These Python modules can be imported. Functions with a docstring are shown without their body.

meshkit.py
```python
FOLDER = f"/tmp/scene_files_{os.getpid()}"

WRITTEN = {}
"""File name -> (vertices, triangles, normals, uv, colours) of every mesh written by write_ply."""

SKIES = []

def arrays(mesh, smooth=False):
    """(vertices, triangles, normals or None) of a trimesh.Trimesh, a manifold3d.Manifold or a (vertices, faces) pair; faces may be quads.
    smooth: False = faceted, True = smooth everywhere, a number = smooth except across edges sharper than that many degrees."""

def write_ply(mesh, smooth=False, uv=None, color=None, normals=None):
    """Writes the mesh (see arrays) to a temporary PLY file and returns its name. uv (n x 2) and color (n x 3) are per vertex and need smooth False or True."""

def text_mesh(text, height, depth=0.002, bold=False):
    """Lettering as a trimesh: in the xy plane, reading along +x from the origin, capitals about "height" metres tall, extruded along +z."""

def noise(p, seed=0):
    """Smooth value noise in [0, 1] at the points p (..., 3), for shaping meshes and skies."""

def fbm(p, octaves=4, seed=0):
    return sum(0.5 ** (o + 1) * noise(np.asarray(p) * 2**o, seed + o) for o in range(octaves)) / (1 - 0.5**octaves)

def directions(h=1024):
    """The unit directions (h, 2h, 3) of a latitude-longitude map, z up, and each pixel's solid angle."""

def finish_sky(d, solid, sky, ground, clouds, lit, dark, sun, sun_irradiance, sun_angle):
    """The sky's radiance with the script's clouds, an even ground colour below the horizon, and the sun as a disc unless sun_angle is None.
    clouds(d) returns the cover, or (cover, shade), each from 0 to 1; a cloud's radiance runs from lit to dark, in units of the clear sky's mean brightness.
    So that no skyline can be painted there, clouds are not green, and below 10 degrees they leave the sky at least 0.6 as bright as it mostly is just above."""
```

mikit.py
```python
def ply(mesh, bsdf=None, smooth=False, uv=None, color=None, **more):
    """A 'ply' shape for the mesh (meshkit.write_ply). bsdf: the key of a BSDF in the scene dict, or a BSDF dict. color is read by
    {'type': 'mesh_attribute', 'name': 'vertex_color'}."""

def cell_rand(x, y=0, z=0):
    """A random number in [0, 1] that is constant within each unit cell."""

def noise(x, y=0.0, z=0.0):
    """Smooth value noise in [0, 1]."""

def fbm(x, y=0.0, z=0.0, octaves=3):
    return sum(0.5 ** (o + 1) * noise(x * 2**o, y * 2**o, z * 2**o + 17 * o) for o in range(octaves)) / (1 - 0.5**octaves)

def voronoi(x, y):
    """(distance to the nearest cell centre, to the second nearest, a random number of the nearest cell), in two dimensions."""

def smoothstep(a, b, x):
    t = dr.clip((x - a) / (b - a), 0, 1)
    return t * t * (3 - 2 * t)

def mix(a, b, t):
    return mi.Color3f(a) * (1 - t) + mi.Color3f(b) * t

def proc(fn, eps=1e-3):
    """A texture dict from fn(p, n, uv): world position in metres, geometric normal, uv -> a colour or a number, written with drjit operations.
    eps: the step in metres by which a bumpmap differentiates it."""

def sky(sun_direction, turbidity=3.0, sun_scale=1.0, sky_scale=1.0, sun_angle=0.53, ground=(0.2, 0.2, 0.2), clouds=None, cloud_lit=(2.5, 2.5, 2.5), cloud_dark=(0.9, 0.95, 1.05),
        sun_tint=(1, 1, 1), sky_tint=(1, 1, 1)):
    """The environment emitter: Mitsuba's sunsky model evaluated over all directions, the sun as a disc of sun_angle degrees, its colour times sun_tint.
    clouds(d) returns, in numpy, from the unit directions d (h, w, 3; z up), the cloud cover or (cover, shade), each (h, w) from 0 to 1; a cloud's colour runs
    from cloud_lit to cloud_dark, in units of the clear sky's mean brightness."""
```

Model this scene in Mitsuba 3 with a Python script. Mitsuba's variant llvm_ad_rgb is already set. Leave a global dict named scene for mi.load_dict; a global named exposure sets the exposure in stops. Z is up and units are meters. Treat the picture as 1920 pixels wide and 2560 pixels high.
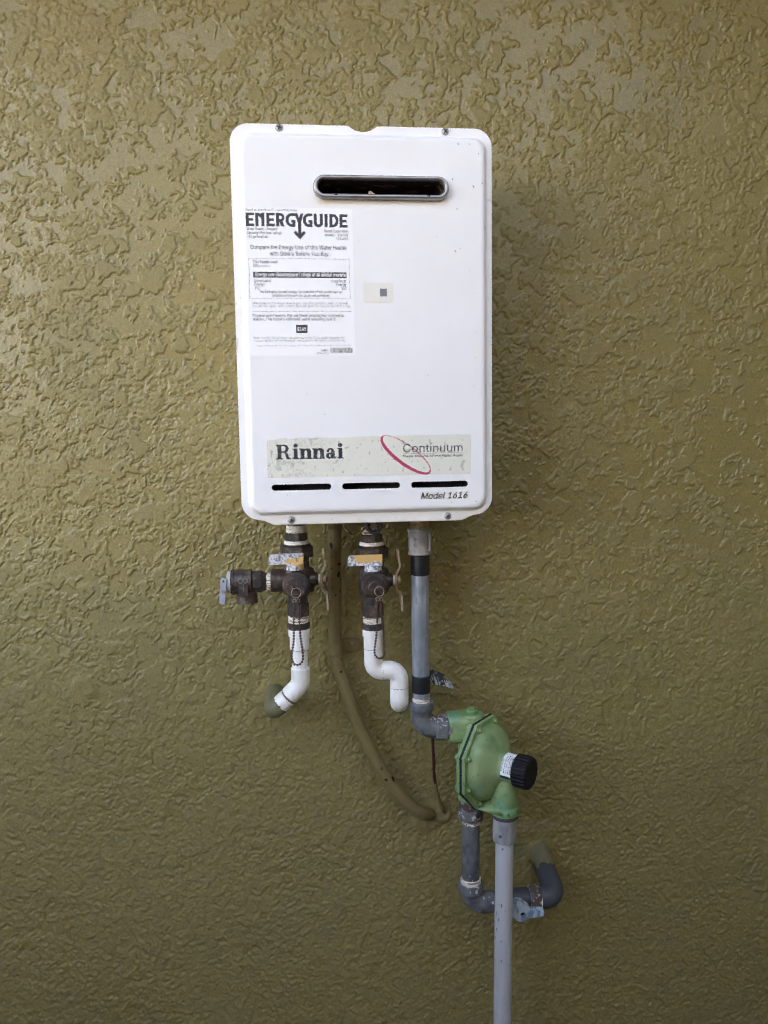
import math
import numpy as np, trimesh, mitsuba as mi, drjit as dr
import manifold3d as m3
from scipy import ndimage as ndi
from shapely import affinity
from shapely.geometry import Polygon, box, Point, LineString
from shapely.ops import unary_union
import mikit, meshkit
from mikit import proc, noise, fbm, voronoi, cell_rand, smoothstep, mix

T = mi.ScalarTransform4f
scene, labels = {}, {}
RNG = np.random.default_rng(11)
PI = math.pi
A3 = lambda *v: np.array(v, float)

# ---------------------------------------------------------------- camera, sky, exposure
EYE = A3(0.0, -1.235, 1.5)
FWD = A3(0.09573, 0.99039, -0.09981)
UP = A3(0.024096, 0.097935, 0.994901)
scene['camera'] = {'type': 'perspective', 'fov': 52.99, 'fov_axis': 'x', 'near_clip': 0.02, 'far_clip': 300.0,
                   'to_world': T().look_at(origin=EYE.tolist(), target=(EYE + FWD).tolist(), up=UP.tolist())}
scene['sky'] = mikit.sky([0.5, 0.75, 0.45], turbidity=4.0, ground=(0.10, 0.10, 0.09), sky_tint=(1.36, 1.0, 0.84))
exposure = 5.82

# ---------------------------------------------------------------- mesh helpers
X, Y, Z = A3(1, 0, 0), A3(0, 1, 0), A3(0, 0, 1)
FRONT = (X, Z, -Y)              # a plate that faces out of the wall: u right, v up, w out

def unit(v):
    v = np.asarray(v, float); return v / np.linalg.norm(v)

def basis(d):
    d = unit(d)
    a = np.cross(d, Z if abs(d[2]) < 0.9 else X); a = unit(a)
    return a, np.cross(d, a)

def loft(rings, cap0=True, cap1=True):
    n = len(rings[0]); V = [np.asarray(r, float) for r in rings]; F = []
    for k in range(len(rings) - 1):
        i = np.arange(n); j = (i + 1) % n; a, b = k * n, (k + 1) * n
        F += [np.stack([a + i, a + j, b + j], 1), np.stack([a + i, b + j, b + i], 1)]
    N = n * len(rings); i = np.arange(n); j = (i + 1) % n
    if cap0:
        V.append(V[0].mean(0)[None]); F.append(np.stack([j, i, np.full(n, N)], 1)); N += 1
    if cap1:
        b = n * (len(rings) - 1); V.append(V[len(rings) - 1].mean(0)[None]); F.append(np.stack([b + i, b + j, np.full(n, N)], 1))
    m = trimesh.Trimesh(np.vstack(V), np.vstack(F), process=False)
    if m.volume < 0: m.invert()
    return m

def rev(o, d, prof, n=40, phase=0.0, caps=True):
    """surface of revolution about the axis o + t d; prof = [(t, r), ...]"""
    d = unit(d); a, b = basis(d); ang = np.arange(n) * 2 * PI / n + phase
    ring = np.cos(ang)[:, None] * a + np.sin(ang)[:, None] * b
    return loft([np.asarray(o) + t * d + r * ring for t, r in prof], caps, caps)

def cyl(o, d, t0, t1, r, n=40, c=0.0008, phase=0.0, r1=None):
    r1 = r if r1 is None else r1
    return rev(o, d, [(t0, r - c), (t0 + c, r), (t1 - c, r1), (t1, r1 - c)], n, phase)

def hexa(o, d, t0, t1, r, n=6, phase=0.0, c=0.0015):
    return rev(o, d, [(t0, r * .9), (t0 + c, r), (t1 - c, r), (t1, r * .9)], n, phase)

def fillet(pts, rad, seg=10):
    pts = [np.asarray(p, float) for p in pts]; out = [pts[0]]
    for k in range(1, len(pts) - 1):
        p, q, r = pts[k - 1], pts[k], pts[k + 1]
        u, v = unit(p - q), unit(r - q); ang = math.acos(np.clip(u @ v, -1, 1)); rk = rad[k - 1] if hasattr(rad, '__len__') else rad
        if rk <= 0 or ang > PI - 1e-3:
            out.append(q); continue
        L = rk / math.tan(ang / 2); c = q + unit(u + v) * rk / math.sin(ang / 2)
        s, e = q + u * L - c, q + v * L - c; w = PI - ang
        for i in range(seg + 1):
            f = i / seg; out.append(c + (math.sin((1 - f) * w) * s + math.sin(f * w) * e) / math.sin(w))
    out.append(pts[-1]); return np.array(out)

def smooth_path(pts, n):
    """Catmull-Rom style resampling of a polyline by arc length"""
    from scipy.interpolate import CubicSpline
    p = np.asarray(pts, float); s = np.r_[0, np.cumsum(np.linalg.norm(np.diff(p, axis=0), axis=1))]
    return CubicSpline(s, p)(np.linspace(0, s[-1], n))

def tube(path, r, n=28, caps=True):
    p = np.asarray(path, float)
    keep = np.r_[True, np.linalg.norm(np.diff(p, axis=0), axis=1) > 1e-7]
    p = p[keep]; r = np.broadcast_to(r, (len(keep),))[keep] if np.ndim(r) else np.full(len(p), float(r))
    t = np.gradient(p, axis=0); t /= np.linalg.norm(t, axis=1, keepdims=True)
    a, _ = basis(t[0]); ang = np.arange(n) * 2 * PI / n; rings = []
    for k in range(len(p)):
        a = unit(a - t[k] * (a @ t[k])); b = np.cross(t[k], a)
        rings.append(p[k] + r[k] * (np.cos(ang)[:, None] * a + np.sin(ang)[:, None] * b))
    return loft(rings, caps, caps)

def pipe_piece(path, r, c=0.0008, n=36):
    """tube with chamfered ends"""
    p = np.asarray(path, float)
    a, b = unit(p[1] - p[0]), unit(p[-1] - p[-2])
    q = np.vstack([p[0], p[0] + a * c, p[1:-1], p[-1] - b * c, p[-1]])
    rr = np.full(len(q), r); rr[0] = rr[-1] = r - c
    return tube(q, rr, n)

def plate(poly, o, frame, h, bevel=0.0, steps=3, h0=0.0):
    """extrudes a shapely shape (u, v) by h along w from o; the far rim is rounded by bevel"""
    eu, ev, ew = frame; geoms = list(getattr(poly, 'geoms', [poly])); rings = []
    for g in geoms:
        rings += [np.array(g.exterior.coords)[:-1]] + [np.array(i.coords)[:-1] for i in g.interiors]
    cs = m3.CrossSection(rings, m3.FillRule.EvenOdd)
    out = cs.extrude(h - bevel)
    for k in range(steps if bevel > 0 else 0):
        f = (k + 1) / steps; ins = bevel * (1 - math.sqrt(max(0, 1 - (f - .5 / steps) ** 2)))
        out = out + cs.offset(-ins, m3.JoinType.Round, 2.0, 24).extrude(h - bevel + bevel * f)
    v, f = out.to_mesh().vert_properties[:, :3], out.to_mesh().tri_verts
    w = np.asarray(o) + v[:, :1] * eu + v[:, 1:2] * ev + (v[:, 2:3] + h0) * ew
    m = trimesh.Trimesh(w, f, process=False)
    if m.volume < 0: m.invert()
    return m

def boxm(c, s, rot=None):
    m = trimesh.creation.box(s)
    if rot is not None: m.apply_transform(rot)
    m.apply_translation(c); return m

def rrect(x0, x1, y0, y1, r, seg=8):
    r = max(r, 1e-5); pts = []
    for cx, cy, a in ((x1 - r, y1 - r, 0), (x0 + r, y1 - r, 90), (x0 + r, y0 + r, 180), (x1 - r, y0 + r, 270)):
        for k in range(seg + 1):
            t = math.radians(a + 90 * k / seg); pts.append((cx + r * math.cos(t), cy + r * math.sin(t)))
    return np.array(pts)

def stadium(x0, x1, zc, r, seg=14):
    return rrect(x0, x1, zc - r, zc + r, r, seg)

def front_ring(p2, y):
    p2 = np.asarray(p2); return np.stack([p2[:, 0], np.full(len(p2), y), p2[:, 1]], 1)

def join(*ms):
    return trimesh.util.concatenate([m for m in ms])

def ball(c, r, sub=2, s=(1, 1, 1)):
    m = trimesh.creation.icosphere(subdivisions=sub, radius=r); m.apply_scale(s); m.apply_translation(c); return m

def torus(c, axis, R, r, n=40, k=8):
    a, b = basis(axis); ang = np.linspace(0, 2 * PI, n, endpoint=False); d = unit(axis); V = []
    for t in ang:
        e = math.cos(t) * a + math.sin(t) * b
        for s in range(k):
            w = 2 * PI * s / k; V.append(np.asarray(c) + e * (R + r * math.cos(w)) + d * r * math.sin(w))
    i, j = np.meshgrid(np.arange(n), np.arange(k), indexing='ij')
    q = np.stack([i * k + j, ((i + 1) % n) * k + j, ((i + 1) % n) * k + (j + 1) % k, i * k + (j + 1) % k], -1).reshape(-1, 4)
    m = trimesh.Trimesh(np.array(V), np.vstack([q[:, [0, 1, 2]], q[:, [0, 2, 3]]]), process=False)
    if m.volume < 0: m.invert()
    return m

def rough(m, amp, scale, seed=0, edge=0.003):
    """subdivides and nudges a mesh along its normals (casting roughness, ragged tape)"""
    m = trimesh.Trimesh(m.vertices, m.faces, process=True)
    v, f = trimesh.remesh.subdivide_to_size(m.vertices, m.faces, edge); m = trimesh.Trimesh(v, f, process=True)
    k = (meshkit.fbm(m.vertices / scale, 3, seed) - .5) * 2 * amp
    m.vertices = m.vertices + m.vertex_normals * k[:, None]; return m

def key_for(name):
    if name not in scene and name not in labels and not any(k.startswith(name + '__') for k in scene): return name
    i = 1
    while f'{name}_{i:03d}' in scene or f'{name}_{i:03d}' in labels: i += 1
    return f'{name}_{i:03d}'

def thing(name, label, cat, group=None, kind=None):
    k = key_for(name); labels[k] = {'label': label, 'category': cat}
    if group: labels[k]['group'] = group
    if kind: labels[k]['kind'] = kind
    return k

def part(parent, name, mesh, mat, smooth=32, label=None, kind=None, **kw):
    k = key_for(f'{parent}__{name}' if parent else name)
    scene[k] = mikit.ply(mesh, mat, smooth=smooth, **kw)
    if label or kind: labels[k] = {a: b for a, b in (('label', label), ('kind', kind)) if b}
    return k

# ---------------------------------------------------------------- materials
def mat(key, color, rough_=0.5, metallic=0.0, bump=None, bump_scale=1.0, eps=4e-4, **kw):
    c = {'type': 'rgb', 'value': list(color)} if isinstance(color, (tuple, list)) else proc(color)
    r = rough_ if isinstance(rough_, (int, float)) else proc(rough_)
    b = {'type': 'principled', 'base_color': c, 'roughness': r, 'metallic': metallic, **kw}
    if bump is not None:
        b = {'type': 'bumpmap', 'tex': proc(bump, eps), 'scale': bump_scale, 'bsdf': b}
    scene[key] = {'type': 'twosided', 'bsdf': b}
    return key

OLIVE = (0.235, 0.192, 0.066)
def stucco_col(p, n, uv):
    a = fbm(p.x * 3.1, p.z * 3.1, 0.0, 3); b = fbm(p.x * 60, p.z * 60, p.y * 60, 2)
    g = smoothstep(.5, .75, fbm(p.x * 7 + 3, p.z * 9, 2.0, 3)) * .16
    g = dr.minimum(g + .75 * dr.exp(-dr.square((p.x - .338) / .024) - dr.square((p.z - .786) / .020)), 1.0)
    pale = .28 * dr.exp(-dr.square((p.x - .375) / .034) - dr.square((p.z - .826) / .009)) + .25 * dr.exp(-dr.square((p.x - .20) / .022) - dr.square((p.z - .855) / .011))
    grain = fbm(p.x * 640, p.z * 640, p.y * 300, 2)
    c = (0.70 + 0.60 * grain) * mix(mix((0.205, 0.168, 0.057), (0.235, 0.191, 0.068), a), (0.194, 0.163, 0.072), smoothstep(.55, .85, b) * .5)
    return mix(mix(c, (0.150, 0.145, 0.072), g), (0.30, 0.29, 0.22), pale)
mat('paint_stucco', stucco_col, 0.33, bump=lambda p, n, uv: fbm(p.x * 420, p.z * 420, p.y * 420, 2) * 0.00005, specular=0.6, eps=8e-4)
def stucco_rough(p, n, uv):      # gritty clumps and the fine lower coat are duller than the trowelled ground
    return 0.35 + 0.26 * smoothstep(.0002, .0016, -p.y) + 0.16 * smoothstep(1.55, 1.0, p.z)
scene['paint_wall'] = {'type': 'twosided', 'bsdf': {'type': 'bumpmap', 'scale': 1.0, 'tex': proc(lambda p, n, uv: fbm(p.x * 430, p.z * 520, 1.0, 2) * .00042, 7e-4), 'bsdf': {'type': 'principled', 'base_color': proc(stucco_col), 'specular': 0.6, 'roughness': proc(stucco_rough)}}}
def hose_col(p, n, uv):
    d = smoothstep(.70, .76, noise(p.x * 160, p.z * 160, p.y * 160)) * smoothstep(.5, .62, noise(p.x * 23, p.z * 23, 3.0))
    return mix(mix((0.160, 0.124, 0.050), (0.215, 0.172, 0.080), fbm(p.x * 40, p.z * 40, p.y * 40, 3)), (0.02, 0.018, 0.012), d)
mat('paint_olive', hose_col, 0.36)
SPECKS = [(-.081, 1.795, .8), (.2005, 1.8385, 1.4), (.229, 1.8295, 1.7), (.2065, 1.8, 1.0), (.204, 1.745, 1.4), (.2105, 1.7485, .9), (.178, 1.764, .8),
          (.142, 1.732, .7), (.232, 1.638, .7), (.2085, 1.884, 1.5), (.236, 1.872, 1.2), (.2405, 1.834, 1.3), (.0, 1.5562, .9), (.023, 1.5285, .8), (.165, 1.58, 1.0),
          (.2305, 1.603, .8), (.2285, 1.565, .9), (.0195, 1.451, 1.1), (.101, 1.457, .9), (.197, 1.405, 1.0), (.2315, 1.4055, 1.3), (.0735, 1.757, .7), (.2, 1.905, 1.2),
          (.2235, 1.884, 1.0), (.12, 1.384, .8), (.03, 1.384, .9), (-.03, 1.42, .7), (.2285, 1.69, .8), (.2175, 1.65, .7), (.2235, 1.72, .6)]
def enamel_col(p, n, uv):
    c = mix((0.80, 0.80, 0.81), (0.76, 0.76, 0.765), fbm(p.x * 9, p.z * 9, p.y * 9, 3))
    d = mi.Float(0)
    for x, z, r in SPECKS:
        d = dr.maximum(d, 1 - smoothstep(r * .0003, r * .0009, dr.sqrt(dr.square(p.x - x) + dr.square((p.z - z) * .8 + .4 * (p.x - x)))))
    tiny = smoothstep(.83, .9, noise(p.x * 130, p.z * 130, p.y * 130)) * smoothstep(.72, .8, noise(p.x * 14, p.z * 14, 5.0))
    c = mix(c, (0.10, 0.09, 0.08), dr.minimum(d + tiny * .3, 1.0) * .8)
    # rust bleed under the left end of the flue outlet
    q = dr.exp(-dr.square((p.x - .034) / .016) - dr.square((p.z - 1.806) / .0045)) * (.3 + .7 * noise(p.x * 300, p.z * 60, 2.0))
    edge = smoothstep(1.392, 1.378, p.z) * .35
    return mix(mix(c, (0.62, 0.46, 0.24), q * .55), (0.62, 0.55, 0.42), edge)
mat('enamel_white', enamel_col, 0.32, bump=lambda p, n, uv: fbm(p.x * 500, p.z * 500, p.y * 500, 2) * 0.00003, specular=0.5)
mat('paper_label', (0.84, 0.84, 0.85), 0.5)
mat('sticker_cream', (0.73, 0.72, 0.66), 0.45)
mat('ink_black', (0.028, 0.027, 0.04), 0.55)
mat('ink_grey', (0.018, 0.018, 0.024), 0.6)
mat('ink_window', (0.17, 0.19, 0.22), 0.35)
def navy(p, n, uv):
    s = .6 * smoothstep(.66, .72, fbm(p.x * 260 + p.z * 160, p.z * 260 - p.x * 300, 1.0, 3))
    return mix((0.022, 0.026, 0.04), (0.20, 0.21, 0.21), s)
mat('ink_navy', navy, 0.5)
mat('ink_pink', (0.42, 0.05, 0.13), 0.5)
def plate_col(p, n, uv):
    left = smoothstep(.06, -.05, p.x)
    f1, f2, _ = voronoi(p.x * 150 + 2 * noise(p.x * 90, p.z * 90), p.z * 110 + 2 * noise(p.x * 80, p.z * 80, 4.0))
    crack = (1 - smoothstep(.02, .09, f2 - f1)) * left * smoothstep(.35, .62, fbm(p.x * 35, p.z * 35, 2.0, 2))
    grime = smoothstep(.55, .80, fbm(p.x * 170, p.z * 170, 9.0, 4)) * (.15 + .85 * left) * .4
    sp = smoothstep(.86, .9, noise(p.x * 240, p.z * 240, 7.0)) * .5
    scr = (1 - smoothstep(.0, .0005, dr.abs(p.x - .006 - (1.478 - p.z) * .28 + .004 * noise(p.z * 90)))) * .4
    c = mix((0.70, 0.69, 0.61), (0.66, 0.655, 0.58), fbm(p.x * 20, p.z * 20, 1.0, 3))
    return mix(mix(c, (0.27, 0.27, 0.22), dr.minimum(crack * .8 + grime + sp, 1.0)), (0.8, 0.8, 0.78), scr)
mat('brand_plate_plastic', plate_col, 0.5)
def bronze_col(p, n, uv):
    a = fbm(p.x * 55, p.z * 55, p.y * 55, 3); b = fbm(p.x * 230, p.z * 230, p.y * 230, 2)
    c = mix((0.050, 0.043, 0.042), (0.088, 0.055, 0.044), smoothstep(.35, .7, a))
    return mix(c, (0.150, 0.155, 0.140), smoothstep(.45, .75, b) * .55 * smoothstep(.3, .6, a))
mat('aged_bronze', bronze_col, 0.42, 0.35, bump=lambda p, n, uv: fbm(p.x * 600, p.z * 600, p.y * 600, 2) * 0.00016)
def galv_col(p, n, uv):
    s = fbm(p.x * 150, p.z * 16, p.y * 150, 3); b = fbm(p.x * 60, p.z * 60, p.y * 60, 3)
    c = mix((0.22, 0.245, 0.275), (0.42, 0.45, 0.49), smoothstep(.3, .75, s * .6 + b * .4))
    k = smoothstep(.70, .76, noise(p.x * 260, p.z * 60, p.y * 260)) * .5
    return mix(c, (0.10, 0.10, 0.10), k * smoothstep(.5, .7, b))
mat('galvanised', galv_col, 0.42, 0.35)
def iron_col(p, n, uv):
    b = fbm(p.x * 70, p.z * 70, p.y * 70, 3)
    c = mix((0.085, 0.09, 0.10), (0.155, 0.162, 0.172), smoothstep(.3, .7, b))
    w = smoothstep(.73, .78, noise(p.x * 210, p.z * 130, p.y * 210)) * smoothstep(.45, .6, noise(p.x * 45, p.z * 45, p.y * 45)) * .8
    return mix(c, (0.55, 0.55, 0.53), w)
mat('iron_grey', iron_col, 0.5, 0.1, bump=lambda p, n, uv: fbm(p.x * 500, p.z * 500, p.y * 500, 2) * 0.0002)
mat('iron_dark', (0.052, 0.058, 0.070), 0.5, bump=lambda p, n, uv: fbm(p.x * 500, p.z * 500, p.y * 500, 2) * 0.00015)
def chip_col(p, n, uv):
    b = fbm(p.x * 60, p.z * 60, p.y * 60, 3); e = fbm(p.x * 260, p.z * 260, p.y * 260, 2)
    c = mix((0.15, 0.155, 0.17), (0.085, 0.058, 0.050), smoothstep(.42, .58, b))
    return mix(c, (0.50, 0.50, 0.50), smoothstep(.62, .72, e) * .7)
mat('iron_chipped', chip_col, 0.55)
def teflon_col(p, n, uv):
    s = fbm(p.x * 50, p.z * 900, p.y * 50, 2)
    return mix((0.70, 0.66, 0.58), (0.30, 0.19, 0.12), smoothstep(.50, .68, s))
mat('thread_tape', teflon_col, 0.6)
mat('seal_white', (0.78, 0.77, 0.74), 0.5)
mat('brass_thread', lambda p, n, uv: mix((0.30, 0.22, 0.12), (0.52, 0.42, 0.28), fbm(p.x * 90, p.z * 400, p.y * 90, 2)), 0.45, 0.5)
def pvc_col(p, n, uv):
    g = smoothstep(.55, .8, fbm(p.x * 45, p.z * 25, p.y * 45, 4))
    return mix((0.82, 0.80, 0.765), (0.70, 0.65, 0.57), g * .55)
mat('pvc_white', pvc_col, 0.36)
mat('pvc_groove', (0.17, 0.14, 0.10), 0.7)
mat('pvc_grey', lambda p, n, uv: mix(mix((0.43, 0.43, 0.455), (0.48, 0.48, 0.50), fbm(p.x * 30, p.z * 9, p.y * 30, 3)), (0.12, 0.12, 0.12), smoothstep(.80, .85, noise(p.x * 330, p.z * 120, p.y * 330)) * smoothstep(.55, .7, noise(p.z * 11, 2.0)) * .8), 0.38)
mat('coupling_grey', lambda p, n, uv: mix((0.22, 0.225, 0.24), (0.36, 0.35, 0.36), smoothstep(.35, .7, fbm(p.x * 60, p.z * 40, p.y * 60, 3))), 0.4)
mat('tape_black', (0.012, 0.013, 0.016), 0.42, bump=lambda p, n, uv: fbm(p.x * 200, p.z * 500, p.y * 200, 2) * 0.0002)
def flag_col(p, n, uv):
    t = smoothstep(.35, .65, noise((p.x + p.z * .35) * 620, p.z * 130, 1.0)) * smoothstep(.3, .55, fbm(p.x * 90, p.z * 90, 4.0, 2))
    return mix((0.03, 0.032, 0.04), (0.42, 0.44, 0.47), t)
mat('tape_dusty', flag_col, 0.7)
def yellow_col(p, n, uv):
    side = dr.select(p.x < .02, smoothstep(-.045, -.030, p.x), 0.62 - 0.5 * smoothstep(.0045, .0, p.z - 1.3125 + 0.0 * p.x) - .25 * smoothstep(.066, .058, p.x))
    b = fbm(p.x * 75, p.z * 75, p.y * 75, 3) + (side - .5) * .34 - smoothstep(.0, .004, dr.abs(p.z - 1.3195) - .0055) * .16
    s = fbm(p.x * 420, p.z * 420, p.y * 420, 2)
    worn = mix((0.20, 0.20, 0.23), (0.60, 0.61, 0.64), smoothstep(.35, .6, s))
    return mix(worn, (0.62, 0.41, 0.16), smoothstep(.50, .54, b))
mat('handle_yellow_worn', yellow_col, 0.5)
def blue_col(p, n, uv):
    s = fbm(p.x * 260, p.z * 120, p.y * 260, 3)
    return mix((0.17, 0.23, 0.31), (0.42, 0.49, 0.57), smoothstep(.32, .62, s))
mat('handle_blue_grey', blue_col, 0.45)
mat('lever_rusty', lambda p, n, uv: mix((0.54, 0.47, 0.34), (0.32, 0.19, 0.11), smoothstep(.4, .7, fbm(p.x * 120, p.z * 60, p.y * 120, 3)) ), 0.45, 0.3)
mat('lever_zinc', lambda p, n, uv: mix(mix((0.20, 0.22, 0.28), (0.31, 0.33, 0.38), fbm(p.x * 200, p.z * 200, p.y * 200, 2)), (0.22, 0.10, 0.06), smoothstep(.55, .72, fbm(p.x * 110, p.z * 70, 5.0, 3))), 0.5, 0.2)
mat('cap_grey', (0.33, 0.34, 0.36), 0.5)
mat('cast_grey', (0.15, 0.16, 0.155), 0.5)
mat('mortar_painted', lambda p, n, uv: mix((0.125, 0.118, 0.066), (0.175, 0.160, 0.085), fbm(p.x * 70, p.z * 70, p.y * 70, 3)), 0.6)
mat('steel', (0.50, 0.50, 0.51), 0.32, 0.75)
def stainless(p, n, uv):
    return mix((0.34, 0.34, 0.35), (0.22, 0.21, 0.20), smoothstep(.45, .8, fbm(p.x * 60, p.z * 200, p.y * 60, 3)))
mat('stainless', stainless, 0.33, 0.7)
mat('screw_zinc', (0.34, 0.34, 0.34), 0.4, 0.5)
mat('wire_copper', (0.36, 0.28, 0.22), 0.35, 0.6)
mat('bead_brown', (0.085, 0.05, 0.042), 0.38, 0.4)
def green_col(p, n, uv):
    a = fbm(p.x * 28, p.z * 28, p.y * 28, 3); b = fbm(p.x * 190, p.z * 190, p.y * 190, 2)
    c = mix((0.130, 0.232, 0.088), (0.252, 0.345, 0.160), smoothstep(.3, .7, a))
    c = mix(c, (0.15, 0.30, 0.21), smoothstep(.5, .7, fbm(p.x * 33, p.z * 33, p.y * 33 + 9, 3)) * .6)
    return mix(c, (0.04, 0.06, 0.04), smoothstep(.72, .8, b) * .35)
mat('green_paint', green_col, 0.48, bump=lambda p, n, uv: fbm(p.x * 450, p.z * 450, p.y * 450, 2) * 0.0003)
mat('gasket_black', (0.014, 0.016, 0.02), 0.5)
mat('knob_black', (0.006, 0.006, 0.008), 0.55, specular=0.25)
mat('cable_red', lambda p, n, uv: mix((0.075, 0.022, 0.018), (0.05, 0.02, 0.018), fbm(p.x * 90, p.z * 90)), 0.45)
def flue_col(p, n, uv):
    return mix((0.018, 0.014, 0.012), (0.20, 0.09, 0.045), smoothstep(.58, .75, fbm(p.x * 60, p.z * 110, p.y * 90, 3)))
mat('flue_dark', flue_col, 0.7)
mat('void_dark', (0.012, 0.012, 0.012), 0.8)
mat('leaf_dry', (0.34, 0.27, 0.19), 0.7)
mat('ground_soil', lambda p, n, uv: mix((0.045, 0.038, 0.03), (0.085, 0.073, 0.056), fbm(p.x * 9, p.y * 9, 0.0, 4)), 0.9)
mat('fence_wood', lambda p, n, uv: mix((0.05, 0.043, 0.033), (0.085, 0.07, 0.053), fbm(p.x * 8, p.z * 1.2, 0.0, 3)), 0.8)
mat('eave_paint', (0.20, 0.165, 0.06), 0.6)

# ---------------------------------------------------------------- setting: ground and the stuccoed house wall
WX0, WX1, WTOP = -4.0, 1.05, 2.50
ground_m = trimesh.Trimesh([[-60, -60, 0], [60, -60, 0], [60, 60, 0], [-60, 60, 0]], [[0, 1, 2], [0, 2, 3]], process=False)
part(None, 'ground', ground_m, 'ground_soil', False)
labels['ground'] = {'label': 'bare brown soil in front of the house wall', 'category': 'ground', 'kind': 'structure'}

PXM = 0.0014
HX0, HX1, HZ0, HZ1 = -1.25, 1.35, 0.0, 2.55
nx, nz = int((HX1 - HX0) / PXM), int((HZ1 - HZ0) / PXM)
rng = np.random.default_rng(5)
def gn(mm, stretch=1.0):
    s = mm * .80 / 1000 / PXM
    g = ndi.gaussian_filter(rng.standard_normal((nz, nx)).astype(np.float32), (s / stretch, s * stretch), mode='wrap')
    return g / g.std()
def sst(a, b, x):
    t = np.clip((x - a) / (b - a), 0, 1); return t * t * (3 - 2 * t)
gz, gx = np.meshgrid(np.linspace(HZ0, HZ1, nz), np.linspace(HX0, HX1, nx), indexing='ij')
wx, wz = gn(6) * 2.4 + gn(2.6) * 1.5, gn(6) * 2.4 + gn(2.6) * 1.5     # domain warp in pixels
ii, jj = np.meshgrid(np.arange(nz, dtype=np.float32), np.arange(nx, dtype=np.float32), indexing='ij')
def warp(a, k=1.0):
    return ndi.map_coordinates(a, [ii + wz * k, jj + wx * k], order=1, mode='wrap')
fine = sst(0, 1, (1.36 - gz - .08 * gn(60) + .10 * np.clip(gx, -1, 1)) / .55)        # 0 above: open knock-down, 1 below: close fine dash
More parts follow.
